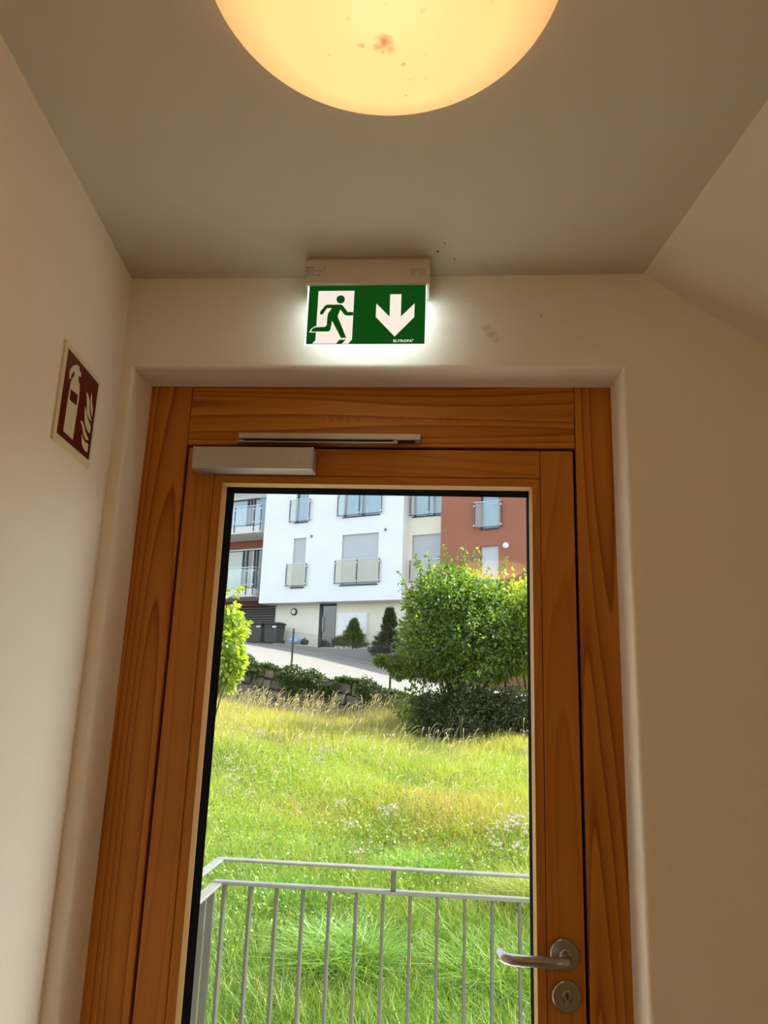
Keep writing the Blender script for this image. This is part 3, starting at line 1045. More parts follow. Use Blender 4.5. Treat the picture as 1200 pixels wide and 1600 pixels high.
GREENS = [(.09, .17, .028), (.125, .215, .032), (.06, .12, .024), (.18, .29, .04), (.11, .19, .045)]
YGREENS = [(.24, .36, .04), (.32, .43, .05), (.19, .31, .04), (.38, .47, .07)]
bz0 = float(meadow_z(.45, 16.3))
bc = onY(722, 1010, 16.4)
shrub('leafy_bush', 'large rounded green bush in front of the driveway fence and red wall', 'bush', (float(bc[0]), 16.4, bz0), (float(bc[0]), 16.4, float(bc[2]) + .12), (1.28, 1.2, 1.42), 170, .40, 60000, .10, GREENS, 5, 26, 110,
      extra=[[bc[0] - 1.15, 15.9, bc[2] - .35, .30], [bc[0] - 1.45, 15.8, bc[2] - .42, .16], [bc[0] - 1.72, 15.8, bc[2] - .38, .09], [bc[0] - 1.3, 15.8, bc[2] - .6, .16]] + [[bc[0] + q * .27 - 1.0, 16.1 + .2 * math.sin(q * 2.1), bc[2] - 1.25 - .14 * math.sin(q * 1.3), .42] for q in range(9)] + [[bc[0] + q * .25 - .8, 15.9 + .2 * math.sin(q * 2.7), bc[2] - 1.62 - .1 * math.sin(q * 1.9), .36] for q in range(9)])
rc = onY(842, 1010, 16.6)
shrub('leafy_bush', 'sunlit yellow-green bush behind the right edge of the door glass', 'bush', (float(rc[0]), 16.6, bz0 - .1), (float(rc[0]), 16.6, float(rc[2]) + .15), (1.0, 1.0, 1.22), 90, .38, 34000, .10, YGREENS, 9, 14, 60)
lc = onY(338, 1025, 15.2); lz = float(meadow_z(lc[0], 15.2))
shrub('leafy_bush', 'yellow-green bush with broad leaves at the left edge of the door glass', 'bush', (float(lc[0]), 15.2, lz), (float(lc[0]) - .1, 15.2, float(lc[2]) + .1), (.58, .55, 1.0), 44, .26, 9000, .12, YGREENS, 21, 9, 14, aspect=.75)
# low dark growth at the foot of the big bush and along the bank
s0_ = onY(700, 1125, 15.6)
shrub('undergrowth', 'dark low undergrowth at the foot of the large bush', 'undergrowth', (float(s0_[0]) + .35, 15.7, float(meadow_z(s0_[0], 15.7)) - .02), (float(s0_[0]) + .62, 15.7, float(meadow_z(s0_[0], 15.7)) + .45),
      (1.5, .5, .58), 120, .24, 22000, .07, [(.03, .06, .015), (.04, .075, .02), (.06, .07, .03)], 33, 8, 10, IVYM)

# ivy over the retaining wall
ivn = 26000
s_ = RNG.uniform(-3.5, 7.6, ivn)
drop = np.abs(RNG.normal(0, .17, ivn)) * (1 + .6 * np.sin(s_ * 2.3) + .4 * np.sin(s_ * 5.1))
drop = np.clip(drop, 0, .6)
hump = (.10 + .06 * np.sin(s_ * 3.1) + .05 * np.sin(s_ * 7.7)) * np.clip((5.0 - s_) / 2.5, .15, 1)
off = -.28 - RNG.uniform(0, .26, ivn)
off = np.where(drop > .12, -.42 - RNG.uniform(0, .16, ivn), off + .12)
X = FP1[0] + fdir[0] * s_ + fnor[0] * off; Y = FP1[1] + fdir[1] * s_ + fnor[1] * off
Z = road_z(X, Y) + hump * RNG.uniform(0, 1.4, ivn) - drop * 1.15
keep = RNG.uniform(0, 1, ivn) < np.clip((6.6 - s_) / 3.0, .22, 1)
P = np.stack([X, Y, Z], 1)[keep]
nv = np.tile(np.array([-fnor[0], -fnor[1], .3]), (len(P), 1))
V, Fc, Cc = leaf_cloud(P, nv, .062, pick([(.045, .09, .02), (.06, .12, .025), (.035, .07, .018), (.09, .14, .04)], len(P)), jitter=.8, aspect=.8)
iv = npmesh('ivy', V, Fc, IVYM, Cc)
tag(iv, 'dark green ivy trailing over the top of the stone retaining wall', 'ivy', kind='stuff')

# ------------------------------------------------------------------ grass


def blades(X, Y, Z, h, w, lean, cols, tipcols=None, curve=.6):
    n = len(X)
    az = RNG.uniform(0, 2 * math.pi, n)
    faz = RNG.uniform(0, 2 * math.pi, n)
    ld_ = np.stack([np.cos(az), np.sin(az), np.zeros(n)], 1)
    wd = np.stack([np.cos(faz), np.sin(faz), np.zeros(n)], 1) * (w[:, None] / 2)
    base = np.stack([X, Y, Z], 1)
    up_ = np.array([0, 0, 1.0])
    l = lean[:, None]; H = h[:, None]
    p1 = base + up_ * H * .5 + ld_ * l * H * .22
    p2 = base + up_ * H * (1 - .25 * l) + ld_ * l * H * (.5 + curve * .5)
    V = np.stack([base - wd, base + wd, p1 - wd * .8, p1 + wd * .8, p2], 1).reshape(-1, 3)
    b = np.arange(n) * 5
    Fc = np.concatenate([np.stack([b, b + 1, b + 3], 1), np.stack([b, b + 3, b + 2], 1), np.stack([b + 2, b + 3, b + 4], 1)])
    if tipcols is None: tipcols = cols
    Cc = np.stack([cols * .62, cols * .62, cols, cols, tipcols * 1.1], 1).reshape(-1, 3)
    return V, Fc, Cc


def scatter(n, y0, y1, power=1.0):
    y = y0 + (y1 - y0) * RNG.uniform(0, 1, n) ** power
    xl = -.40 * y - 1.3; xr = .20 * y + 1.1
    x = xl + (xr - xl) * RNG.uniform(0, 1, n)
    return x, y


def noise2(x, y, sc, seed):
    g = np.random.default_rng(seed)
    r = 0
    for k in range(5):
        a, b, c = g.normal(0, sc, 2).tolist() + [g.uniform(0, 6)]
        r = r + np.sin(a * x + b * y + c)
    return r / 5


def off_fence(x, y):     # signed distance to fence line (negative = meadow side)
    return (x - FP1[0]) * fnor[0] + (y - FP1[1]) * fnor[1]


LUSH = np.array([.105, .21, .026]); MID = np.array([.25, .33, .045]); YEL = np.array([.38, .38, .075]); BRN = np.array([.36, .27, .10]); DEEP = np.array([.07, .15, .03])


def field_cols(x, y):
    n = len(x)
    t1 = np.clip((y - 5.6) / 3.2 + .35 * noise2(x, y, .9, 3), 0, 1)[:, None]
    t2 = np.clip((y - 11.5) / 4 + .45 * noise2(x, y, .8, 4), 0, 1)[:, None]
    c = LUSH * (1 - t1) + MID * t1
    c = c * (1 - t2) + YEL * t2
    br = np.exp(-(((x - .15) / .9) ** 2 + ((y - 9.0) / 1.1) ** 2))[:, None] * .75
    br = np.maximum(br, np.clip(noise2(x, y, 1.3, 8) - .35, 0, .5)[:, None])
    c = c * (1 - br) + BRN * br
    dg = np.clip(noise2(x, y, 2.2, 12) - .25, 0, .5)[:, None] * 1.2
    c = c * (1 - dg) + DEEP * dg
    c = c * (1 + RNG.normal(0, .22, (n, 1)))
    dry = RNG.uniform(0, 1, n) < .07 + .10 * t2[:, 0]
    c[dry] = np.array([.48, .42, .20]) * RNG.uniform(.7, 1.2, (dry.sum(), 1))
    return np.clip(c, .004, .9)


Vs, Fs, Cs = [], [], []


def push(t_):
    base = sum(len(v) for v in Vs)
    Vs.append(t_[0]); Fs.append(t_[1] + base); Cs.append(t_[2])


def in_meadow(x, y): return off_fence(x, y) < -.5


for (n, y0, y1, h0, h1, w0, pw, lean) in ((185000, 3.9, 8.5, .16, .34, .0065, 1.0, .9), (185000, 8.2, 13.5, .22, .42, .0085, 1.0, .7), (165000, 13, 21, .2, .42, .010, 1.0, .6)):
    x, y = scatter(n, y0, y1, pw)
    k = in_meadow(x, y); x, y = x[k], y[k]
    pat = .75 + .5 * noise2(x, y, 1.6, 21)
    h = RNG.uniform(h0, h1, len(x)) * np.clip(pat + .15, .45, 1.3)
    w = w0 * RNG.uniform(.6, 1.5, len(x))
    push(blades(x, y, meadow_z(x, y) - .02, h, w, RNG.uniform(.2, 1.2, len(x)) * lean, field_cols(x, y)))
# taller lush tussocks near the railing
for (tx, ty, r, hh, cc) in ((-.62, 5.35, .42, .5, (.15, .28, .045)), (.35, 5.5, .5, .4, (.14, .27, .03)), (-1.2, 6.3, .5, .42, (.12, .26, .03)), (.75, 6.6, .4, .5, (.22, .27, .05)), (-.2, 7.2, .5, .4, (.16, .30, .03))):
    n = 1700
    a = RNG.uniform(0, 2 * math.pi, n); q = r * np.sqrt(RNG.uniform(0, 1, n)) * .6
    x = tx + q * np.cos(a); y = ty + q * np.sin(a)
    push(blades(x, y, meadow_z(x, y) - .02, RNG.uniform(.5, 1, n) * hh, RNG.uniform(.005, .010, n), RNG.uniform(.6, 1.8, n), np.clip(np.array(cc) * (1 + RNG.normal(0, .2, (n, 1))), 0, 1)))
o = npmesh('meadow_grass', np.vstack(Vs), np.vstack(Fs), GRASSM, np.vstack(Cs))
tag(o, 'sunlit green and yellow meadow grass covering the slope beyond the railing', 'grass', kind='stuff')

# small-leaved weeds between the grass
n = 60000
x, y = scatter(n, 4.2, 13)
k = (noise2(x, y, 1.1, 31) + .35 * np.exp(-((x + 1.9) / 1.2) ** 2) > .12) & in_meadow(x, y)
x, y = x[k], y[k]
P = np.stack([x, y, meadow_z(x, y) + RNG.uniform(.04, .30, len(x))], 1)
nv = np.tile(np.array([0, 0, .6]), (len(P), 1))
V, Fc, Cc = leaf_cloud(P, nv, .027, pick([(.12, .24, .03), (.16, .28, .035), (.09, .18, .03)], len(P)), jitter=.9, aspect=.75, down=0)
tag(npmesh('meadow_weeds', V, Fc, GRASSM, Cc), 'small leafy weeds growing through the meadow grass', 'weeds', kind='stuff')

# tall dry stalks with drooping seed heads along the upper edge and bank
Vs, Fs, Cs = [], [], []
for (n, o0, o1, h0, h1, s0, s1) in ((1100, -1.6, -.52, .4, .8, -.5, 12), (1300, -2.6, -1.2, .35, .7, -4, 12), (1900, -6.0, -2.0, .3, .6, -5, 14), (1200, -9, -5, .25, .5, -6, 16)):
    s_ = RNG.uniform(s0, s1, n); of = RNG.uniform(o0, o1, n)
    clump = noise2(s_, of, 2.5, 41) > -.15
    s_, of = s_[clump], of[clump]; n = len(s_)
    x = FP1[0] + fdir[0] * s_ + fnor[0] * of; y = FP1[1] + fdir[1] * s_ + fnor[1] * of
    h = RNG.uniform(h0, h1, n)
    l = RNG.uniform(.15, .65, n)
    az = RNG.normal(-.3, 1.0, n)
    base = np.stack([x, y, meadow_z(x, y)], 1); ld_ = np.stack([np.cos(az), np.sin(az) * .6, np.zeros(n)], 1)
    pts = [base, base + np.c_[0 * h, 0 * h, h * .45] + ld_ * (l * h * .10)[:, None], base + np.c_[0 * h, 0 * h, h * .8] + ld_ * (l * h * .38)[:, None], base + np.c_[0 * h, 0 * h, h * .95] + ld_ * (l * h * .75)[:, None],
           base + np.c_[0 * h, 0 * h, h * .93] + ld_ * (l * h * 1.1)[:, None]]
    wd = np.stack([np.ones(n), np.zeros(n), np.zeros(n)], 1)
    ws = [.003, .0025, .003, .0065, .0025]
    col = np.clip(np.array([.50, .44, .22]) * (1 + RNG.normal(0, .18, (n, 1))), 0, 1)
    V = np.stack([p + sgn * wd * w_ for p, w_ in zip(pts, ws) for sgn in (-1, 1)], 1).reshape(-1, 3)
    b = np.arange(n) * 10
    Fc = np.concatenate([np.stack([b + 2 * k_, b + 2 * k_ + 1, b + 2 * k_ + 3], 1) for k_ in range(4)] + [np.stack([b + 2 * k_, b + 2 * k_ + 3, b + 2 * k_ + 2], 1) for k_ in range(4)])
    push((V, Fc, np.repeat(col, 10, 0)))
tag(npmesh('dry_grass_stalks', np.vstack(Vs), np.vstack(Fs), DRYM, np.vstack(Cs)), 'tall straw-coloured grass stalks leaning along the bank below the wall', 'grass', kind='stuff')

# pale flower clusters
PETAL = mat('pale_flower', lin(.52, .45, .44), .8)
STEMM = mat('flower_stem', lin(.12, .2, .04), .8)


def flower(x, y, size, h, where, src=None):
    root = empty('wildflower', (x, y, float(meadow_z(np.array(x), np.array(y)))))
    tag(root, 'pale pinkish-white wildflower cluster ' + where, 'flower', 'pale wildflowers ' + where)
    if src is None:
        b = B(); g = random.Random(5)
        heads = []
        for k in range(7):
            e_ = Vector((g.uniform(-.16, .16), g.uniform(-.12, .12), g.uniform(.36, .5)))
            b.tube([(e_.x * .1, e_.y * .1, 0), (e_.x * .5, e_.y * .5, e_.z * .6), tuple(e_)], [.003, .0025, .002], 4)
            heads.append(e_)
        b.out('stem', STEMM, root)
        for e_ in heads:
            n = 46
            v = RNG.normal(0, 1, (n, 3)); v /= np.linalg.norm(v, axis=1)[:, None]; v[:, 2] = np.abs(v[:, 2])
            P_ = np.array(e_)[None] + v * np.array([.028, .028, .016])
            V, Fc, _ = leaf_cloud(P_, v, .022, np.ones((n, 3)), jitter=.3, aspect=.5, down=0)
            npmesh('flower_head', V, Fc, PETAL, None, root)
    else:
        for ch in list(src.children):
            c = ch.copy(); COL.objects.link(c); c.parent = root
    root.scale = (size, size, h)
    root.rotation_euler = (0, 0, RNG.uniform(0, 6))
    return root


def meadow_hit(px, py):
    r = ray(px, py)
    nrm = np.array([0, -.078, 1.0]); d = -.33 - .39 + .2
    q = CAMP + r * (d - nrm @ CAMP) / (nrm @ r)
    return float(q[0]), float(q[1])


fsrc = None
for (px, py, s, h) in ((545, 1302, 1.0, .8), (558, 1340, .8, .7), (600, 1288, .9, .8), (612, 1292, .9, .9), (528, 1270, .7, .8), (500, 1185, 1.1, .9), (515, 1180, 1.0, .9), (408, 1165, 1.1, 1), (380, 1162, 1, 1), (358, 1168, 1, 1),
                       (362, 1215, .8, .9), (366, 1228, .8, .9), (395, 1214, .7, .9), (390, 1244, .7, .8), (610, 1160, 1.0, .9), (566, 1168, .9, .9), (498, 1202, .8, .9), (800, 1318, 1.25, 1.0), (790, 1325, 1.2, .95), (818, 1330, 1.2, 1.0),
                       (812, 1312, 1.1, 1.0), (776, 1346, .9, .8), (768, 1332, .8, .9), (812, 1350, .9, .8), (356, 1200, .8, .9), (790, 1140, 1.2, 1), (800, 1152, 1.1, 1), (820, 1155, 1.1, 1), (670, 1157, .8, .9), (463, 1120, 1.0, 1.1)):
    x, y = meadow_hit(px, py)
    if px > 760: where = 'just above the handrail near the right edge of the glass' if py > 1250 else 'below the undergrowth near the right edge of the glass'
    elif px < 470: where = 'on the upper left side of the meadow'
    elif py > 1240: where = 'in the middle of the meadow, a little above the handrail'
    else: where = 'on the upper middle part of the meadow slope'
    f_ = flower(x, y, s * .5, h * .8, where, src=fsrc)
    if fsrc is None: fsrc = f_

# ------------------------------------------------------------------ chain link fence on the wall
fn = empty('chain_link_fence', (float(FP2[0]), float(FP2[1]), float(road_z(*FP2))))
tag(fn, 'chain link fence with black steel posts on the stone wall beside the driveway', 'fence')
BLK = mat('black_steel', lin(.012, .013, .013), .5)
WIRE = mat('fence_wire', lin(.05, .055, .05), .5, metal=.3)
post_s = [-3.1, .0, 3.15, 6.2, 9.3]
for s in post_s:
    p = fence_pt(s, -.1); z = float(road_z(*p))
    pb = B().tube([(p[0], p[1], z - .3), (p[0], p[1], z + 1.12)], .026, 12)
    pb.lathe([(.029, 0), (.029, .02), (.0, .03)], Matrix.Translation((p[0], p[1], z + 1.115)), 12)
    under(fn, pb.out('fence_post', BLK, fn))
slope = (road_z(*FP2) - road_z(*FP1)) / np.linalg.norm(FP2 - FP1)


def fpt(s, h):
    p = fence_pt(s, -.135); return (float(p[0]), float(p[1]), float(road_z(*fence_pt(0, -.135)) + slope * s + h))


for h in (.04, .54, 1.05):
    under(fn, B().tube([fpt(-3.1, h), fpt(9.3, h)], .0028, 4).out('tension_wire', BLK, fn))
wv, wf_ = [], []
sp_ = .075; H_ = 1.02; r_ = .0034
s = -3.1 - H_
while s < 9.3 + H_:
    for sg in (1, -1):
        a0, a1 = s, s + sg * H_
        h0, h1 = .03, .03 + H_
        lo_, hi_ = -3.1, 9.3
        # clip
        def clipend(a0, h0, a1, h1):
            if a0 < lo_ and a1 < lo_ or a0 > hi_ and a1 > hi_: return None
            def at_(a): return h0 + (h1 - h0) * (a - a0) / (a1 - a0)
            A, Hh = a0, h0; B_, H2 = a1, h1
            if A < lo_: Hh = at_(lo_); A = lo_
            if A > hi_: Hh = at_(hi_); A = hi_
            if B_ < lo_: H2 = at_(lo_); B_ = lo_
            if B_ > hi_: H2 = at_(hi_); B_ = hi_
            return A, Hh, B_, H2
        c = clipend(a0, h0, a1, h1)
        if c and abs(c[0] - c[2]) > .02:
            p, q = np.array(fpt(c[0], c[1])), np.array(fpt(c[2], c[3]))
            d = (q - p) / np.linalg.norm(q - p)
            s1 = np.array([fnor[0], fnor[1], 0]) * r_; s2 = np.cross(d, s1 / r_) * r_
            k = len(wv)
            for e_ in (p, q):
                wv += [e_ + s1, e_ + s2, e_ - s1 - s2]
            wf_ += [(k, k + 1, k + 4), (k, k + 4, k + 3), (k + 1, k + 2, k + 5), (k + 1, k + 5, k + 4), (k + 2, k, k + 3), (k + 2, k + 3, k + 5)]
    s += sp_ * 1.0
wm_ = npmesh('wire_mesh', np.array(wv), np.array(wf_), WIRE, None, fn); under(fn, wm_); wm_['kind'] = 'stuff'

# ------------------------------------------------------------------ landing and railing just outside the door
LZ = -.22
CONC = mat('landing_concrete', lin(.60, .58, .54), .9, bump=.4, bscale=30)
tag(B().box((-1.05, 1.951, LZ - .16), (1.9, 3.55, LZ), .005, 1).out('landing', CONC), kind='structure')
ryy = 3.445
hx0 = float(onY(345, 1338, ryy)[0]); hx1 = 1.75
hz = float((onY(345, 1341, ryy)[2] + onY(828, 1366, ryy)[2]) / 2)
lz_ = float((onY(345, 1374, ryy)[2] + onY(828, 1406, ryy)[2]) / 2)
rl = empty('landing_railing', (hx0, ryy, LZ))
tag(rl, 'galvanised steel railing with flat balusters round the landing outside the door', 'railing')


def rpart(bb, name, m=GALV, smooth=False, parent=None): return under(rl, bb.out(name, m, parent or rl, smooth))


yb = 1.98
HR = .011
rpart(B().box((hx0 - .02, ryy - .02, hz - HR), (hx1, ryy + .02, hz + .0), .003, 1), 'handrail', GALV_LIT)
rpart(B().box((hx0 - .02, yb, hz - HR), (hx0 + .02, ryy - .0205, hz), .003, 1), 'handrail', GALV_LIT)
rpart(B().box((hx0 - .025, ryy - .025, lz_ - .012), (hx1, ryy + .025, lz_), .003, 1), 'top_rail', GALV_LIT)
rpart(B().box((hx0 - .025, yb, lz_ - .012), (hx0 + .025, ryy - .0255, lz_), .003, 1), 'top_rail', GALV_LIT)
rpart(B().box((hx0 - .02, ryy - .02, LZ + .08), (hx1, ryy + .02, LZ + .092), .003, 1), 'bottom_rail')
rpart(B().box((hx0 - .02, yb, LZ + .08), (hx0 + .02, ryy + .019, LZ + .092), .003, 1), 'bottom_rail')
for (x, y) in ((float(onY(615, 1375, ryy)[0]), ryy), (hx0, 3.13), (hx1 - .06, ryy), (hx0, 2.1)):
    rpart(B().box((x - .011, y - .011, lz_ - .001), (x + .011, y + .011, hz - .004), .002, 1), 'handrail_bracket')
xs = [float(onY(px, 1400, ryy)[0]) for px in (350, 392, 429, 470, 512, 555, 597, 640, 683, 725, 768, 812)]
step = (xs[-1] - xs[0]) / 11
x = xs[0]
bal = B().box((-.0065, -.019, LZ + .09), (.0065, .019, lz_ - .010), .002, 1).out('baluster', GALV, rl)
bal.matrix_parent_inverse = Matrix.Translation(-rl.location); bal.location = (x, ryy, 0)
k = 1
while x + step * k < hx1 - .02:
    c = bal.copy(); COL.objects.link(c); c.location = (x + step * k, ryy, 0); k += 1
y = ryy - .115
b0 = None
while y > 2.03:
    if b0 is None:
        b0 = B().box((-.019, -.0065, LZ + .09), (.019, .0065, lz_ - .010), .002, 1).out('baluster', GALV, rl)
        b0.matrix_parent_inverse = Matrix.Translation(-rl.location); c = b0
    else:
        c = b0.copy(); COL.objects.link(c)
    c.location = (hx0, y, 0)
    y -= .115
for (x, y) in ((hx0, ryy), (hx1 - .02, ryy), (hx0, 2.0)):
    rpart(B().box((x - .02, y - .02, LZ), (x + .02, y + .02, LZ + .09), .002, 1), 'post_foot')

# ------------------------------------------------------------------ the apartment building across the driveway
BA = math.radians(-24.5)
BU = np.array([math.cos(BA), math.sin(BA), 0.0]); BN = np.array([-math.sin(BA), math.cos(BA), 0.0])
BD = 33.0
BO = on(510, 1011, BN, BD)


def bl(px, py, dep=0.0):
    q = on(px, py, BN, BD + dep) - BO
    return float(q @ BU), float(q[2])


bld = empty('apartment_building', tuple(BO), BA)
tag(bld, 'white and red-brown apartment block with glass-fronted balconies above the driveway', 'building')
RWHITE = mat('white_render', lin(.80, .81, .82), .9, var=.04, vscale=.6)
RCREAM = mat('cream_render', lin(.78, .74, .60), .9, var=.04, vscale=.8)
RRED = mat('red_brown_render', lin(.33, .125, .075), .9, var=.05, vscale=.7)
DFR = mat('anthracite_frame', lin(.03, .033, .036), .5)
SHUT = mat('grey_roller_shutter', lin(.50, .53, .55), .55)
for mm in (SHUT,):
    N, L = nodes(mm); tc = N.new('ShaderNodeTexCoord'); wv_ = N.new('ShaderNodeTexWave'); wv_.bands_direction = 'Z'; wv_.inputs['Scale'].default_value = 9
    bp = N.new('ShaderNodeBump'); bp.inputs['Distance'].default_value = .006; bp.inputs['Strength'].default_value = .5
    L.new(tc.outputs['Object'], wv_.inputs[0]); L.new(wv_.outputs['Fac'], bp.inputs['Height']); L.new(bp.outputs[0], N['Principled BSDF'].inputs['Normal'])
WGL = mat('window_glass', lin(.10, .14, .17), .03, spec=1.0)
CURT = mat('pale_blue_curtain', lin(.42, .58, .68), .9, bump=.9, bscale=8)
BGL = clear_glass('balcony_glass_road_glare', lin(.93, .95, .92), .06, .22, lin(.80, .74, .58))  # cream diffuse share stands for the bright road reflected in the panels
CONCB = mat('balcony_concrete', lin(.66, .65, .62), .9)
STEELB = mat('balcony_steel', lin(.07, .08, .09), .4, metal=.5)
RAILB = mat('balcony_handrail', lin(.55, .58, .60), .35, metal=.5)


def bpart(b, name, m, parent=None, smooth=False):
    return b.out(name, m, parent or bld, smooth)


def holed_wall(s0, s1, z0, z1, holes, y0, y1):
    b = B()
    ss = sorted({s0, s1, *[h[0] for h in holes], *[h[1] for h in holes]})
    for a, c in zip(ss, ss[1:]):
        hz_ = sorted([(h[2], h[3]) for h in holes if h[0] < c - 1e-6 and h[1] > a + 1e-6])
        z = z0
        for q0, q1 in hz_:
            if q0 > z: b.box((a, y0, z), (c, y1, q0))
            z = max(z, q1)
        if z < z1: b.box((a, y0, z), (c, y1, z1))
    return b


TOP = 9.6
dW, dC, dR = -.70, -.12, -.85       # white volume, upper cream bay, red volume (depth relative to the ground-floor wall)


def hole(x0, x1, ytop, ybot, dep):
    ym, xm = (ytop + ybot) / 2, (x0 + x1) / 2
    s0, s1 = bl(x0, ym, dep)[0], bl(x1, ym, dep)[0]
    return [s0, s1, bl(xm, ybot, dep)[1], bl(xm, ytop, dep)[1]]


hC = hole(456.5, 476.5, 841, 918, dW); hD = hole(533, 590.5, 834, 913.5, dW)
wh = hD[3] - hD[2]
hA = hole(461, 482, 760, 816, dW); hA[3] = hA[2] + wh; hA[0], hA[1] = hC[0], hC[1]
hB = hole(536, 592, 760, 806, dW); hB[3] = hB[2] + wh; hB[0], hB[1] = hD[0], hD[1]
fl = hB[2] - hD[2]                    # storey height
up_ = lambda h: [h[0], h[1], h[2] + fl, h[3] + fl]
wl = bl(411, 850, dW)[0]; wr = bl(629, 850, dW)[0]; wz = bl(510, 940, dW)[1]
white_holes = [hA, hB, hC, hD]
bpart(holed_wall(wl, wr, wz, TOP, white_holes, dW, dW + .32), 'white_wall', RWHITE)
bpart(B().box((wl, dW + .32, wz), (wr, 0.35, wz + .22)), 'floor_slab', RWHITE)
bpart(B().box((wl, dW + .321, wz + .22), (wl + .25, 7, TOP)), 'side_wall', RWHITE)
bpart(B().box((wr - .25, dW + .321, wz + .22), (wr, .2, TOP)), 'side_wall', RWHITE)
# cream bay to the right of it
rl_ = bl(688.5, 850, dR)[0]
hE = hole(645, 690, 760, 806, dC); hE[1] = rl_ + .35; hE[3] = hE[2] + wh
hF = hole(644, 690, 836, 914, dC); hF[1] = rl_ + .35; hF[2] = hE[2] - fl; hF[3] = hF[2] + wh
hE[0] = hF[0] = (hE[0] + hF[0]) / 2
bpart(holed_wall(wr - .05, rl_ + .9, wz - .35, TOP, [hE, hF], dC, dC + .3), 'cream_wall', RCREAM)
# red volume
rr2 = rl_ + 9.0
hH = hole(750, 779, 853, 930, dR); hG = hole(751, 779, 760, 826, dR)
hG[0] = hH[0] = (hG[0] + hH[0]) / 2; hG[1] = hH[1] = (hG[1] + hH[1]) / 2
hG[3] = hG[2] + wh; hH[2] = hG[2] - fl
h2 = lambda h, ds: [h[0] + ds, h[1] + ds, h[2], h[3]]
red_holes = [hG, hH, h2(hG, 3.6), h2(hH, 3.6)]
bpart(holed_wall(rl_, rr2, -2.6, TOP, red_holes, dR, dR + .3), 'red_wall', RRED)
bpart(B().box((rl_, dR + .3, -2.6), (rl_ + .25, 7, TOP)), 'side_wall', RRED)
bpart(B().box((rr2 - .25, dR + .3, -2.6), (rr2, 7, TOP)), 'side_wall', RRED)
# ground floor
gl0 = bl(430, 985, 0)[0]
hDoor = [bl(497.5, 980)[0], bl(524.5, 980)[0], -.02, bl(512, 943)[1]]
bpart(holed_wall(gl0, rl_ + .3, -2.2, wz + .01, [hDoor], 0, .3), 'ground_floor_wall', RCREAM)
bpart(B().box((gl0, .3, -1.2), (gl0 + .25, 3.4, wz)), 'side_wall', RCREAM)
bpart(B().box((wl - 9, 6.9, -1), (rr2, 7.1, TOP)).box((wl - 9, -.6, TOP), (rr2 + .2, 7.2, TOP + .3)), 'rear_wall_and_roof', RWHITE)


def window(h, dep, style, label=None):
    """frame set back in its opening; style: shutter / glass / curtain"""
    s0, s1, z0, z1 = h
    y = dep + .14
    f = B(); w = .055
    f.box((s0, y, z0), (s0 + w, y + .08, z1)).box((s1 - w, y, z0), (s1, y + .08, z1)).box((s0, y, z1 - w), (s1, y + .08, z1)).box((s0, y, z0), (s1, y + .08, z0 + w))
    if s1 - s0 > 1.2: f.box(((s0 + s1) / 2 - .04, y, z0), ((s0 + s1) / 2 + .04, y + .08, z1))
    fr = bpart(f, 'window', DFR)
    if style == 'shutter':
        b = B(); n = int((z1 - z0) / .09)
        for k in range(n):
            za = z0 + .03 + (z1 - z0 - .03) * k / n
            b.box((s0 + .02, y - .045, za + .004), (s1 - .02, y - .03, za + (z1 - z0 - .03) / n))
        sh_ = bpart(b, 'roller_shutter', SHUT, fr); sh_['kind'] = 'stuff'
        bpart(B().box((s0 + .02, y - .03, z0 + .03), (s1 - .02, y - .015, z1)), 'shutter_backing', DFR, fr)
    else:
        bpart(B().box((s0 + w, y + .03, z0 + w), (s1 - w, y + .045, z1 - w)), 'pane', BGLW if style == 'curtain' else WGL, fr)
        if style == 'curtain':
            c = B()
            pts = []
            nn_ = 40
            for k in range(nn_ + 1):
                pts.append((s0 + (s1 - s0) * k / nn_, y + .16 + .025 * math.sin(k * 1.9)))
            for (a, b2_) in zip(pts, pts[1:]):
                c.prism([(a[0], a[1], z0), (b2_[0], b2_[1], z0), (b2_[0], b2_[1], z1), (a[0], a[1], z1)], (0, .01, 0))
            bpart(c, 'curtain', CURT, fr)
        bpart(B().box((s0, y + .3, z0), (s1, y + .33, z1)), 'dark_room', DFR, fr)
    bpart(B().box((s0 - .03, dep - .035, z0 - .045), (s1 + .03, y + .02, z0)), 'window_sill', DFR, fr)
    return fr


BGLW = clear_glass('curtained_window_glass', lin(.9, .95, .97), .10)
window(hA, dW, 'curtain'); window(hB, dW, 'curtain'); window(hC, dW, 'shutter'); window(hD, dW, 'shutter')
window(hE, dC, 'curtain'); window(hF, dC, 'shutter'); window(hG, dR, 'curtain'); window(hH, dR, 'shutter')
window(red_holes[2], dR, 'shutter'); window(red_holes[3], dR, 'shutter')


BGC = clear_glass('clear_balcony_glass', lin(.90, .95, .95), .10, .05, lin(.8, .85, .85))


def balustrade(s0, s1, z0, z1, dep, posts, glass, name='balustrade'):
    """French-window guard: posts and rails with a clear panel in front of the wall"""
    y = dep - .13
    r = bpart(B().box((s0 - .02, y - .02, z1 - .035), (s1 + .02, y + .025, z1), .004, 1), name, RAILB)
    for k in range(posts):
        x = s0 + (s1 - s0) * k / (posts - 1)
        bpart(B().box((x - .022, y - .015, z0), (x + .022, y + .02, z1 - .03)), 'post', STEELB, r)
        for zz in (z0 + .12, z1 - .2):
            bpart(B().box((x - .035, y - .035, zz - .03), (x + .035, dep + .004 if k in (0, posts - 1) else y + .02, zz + .03)), 'clamp', RAILB, r)
    bpart(B().box((s0, y + .028, z0 + .03), (s1, y + .040, z1 - .06)), 'glass_panel', glass, r)
    bpart(B().box((s0, y - .012, z0 + .02), (s1, y + .012, z0 + .045)), 'lower_rail', STEELB, r)
    return r


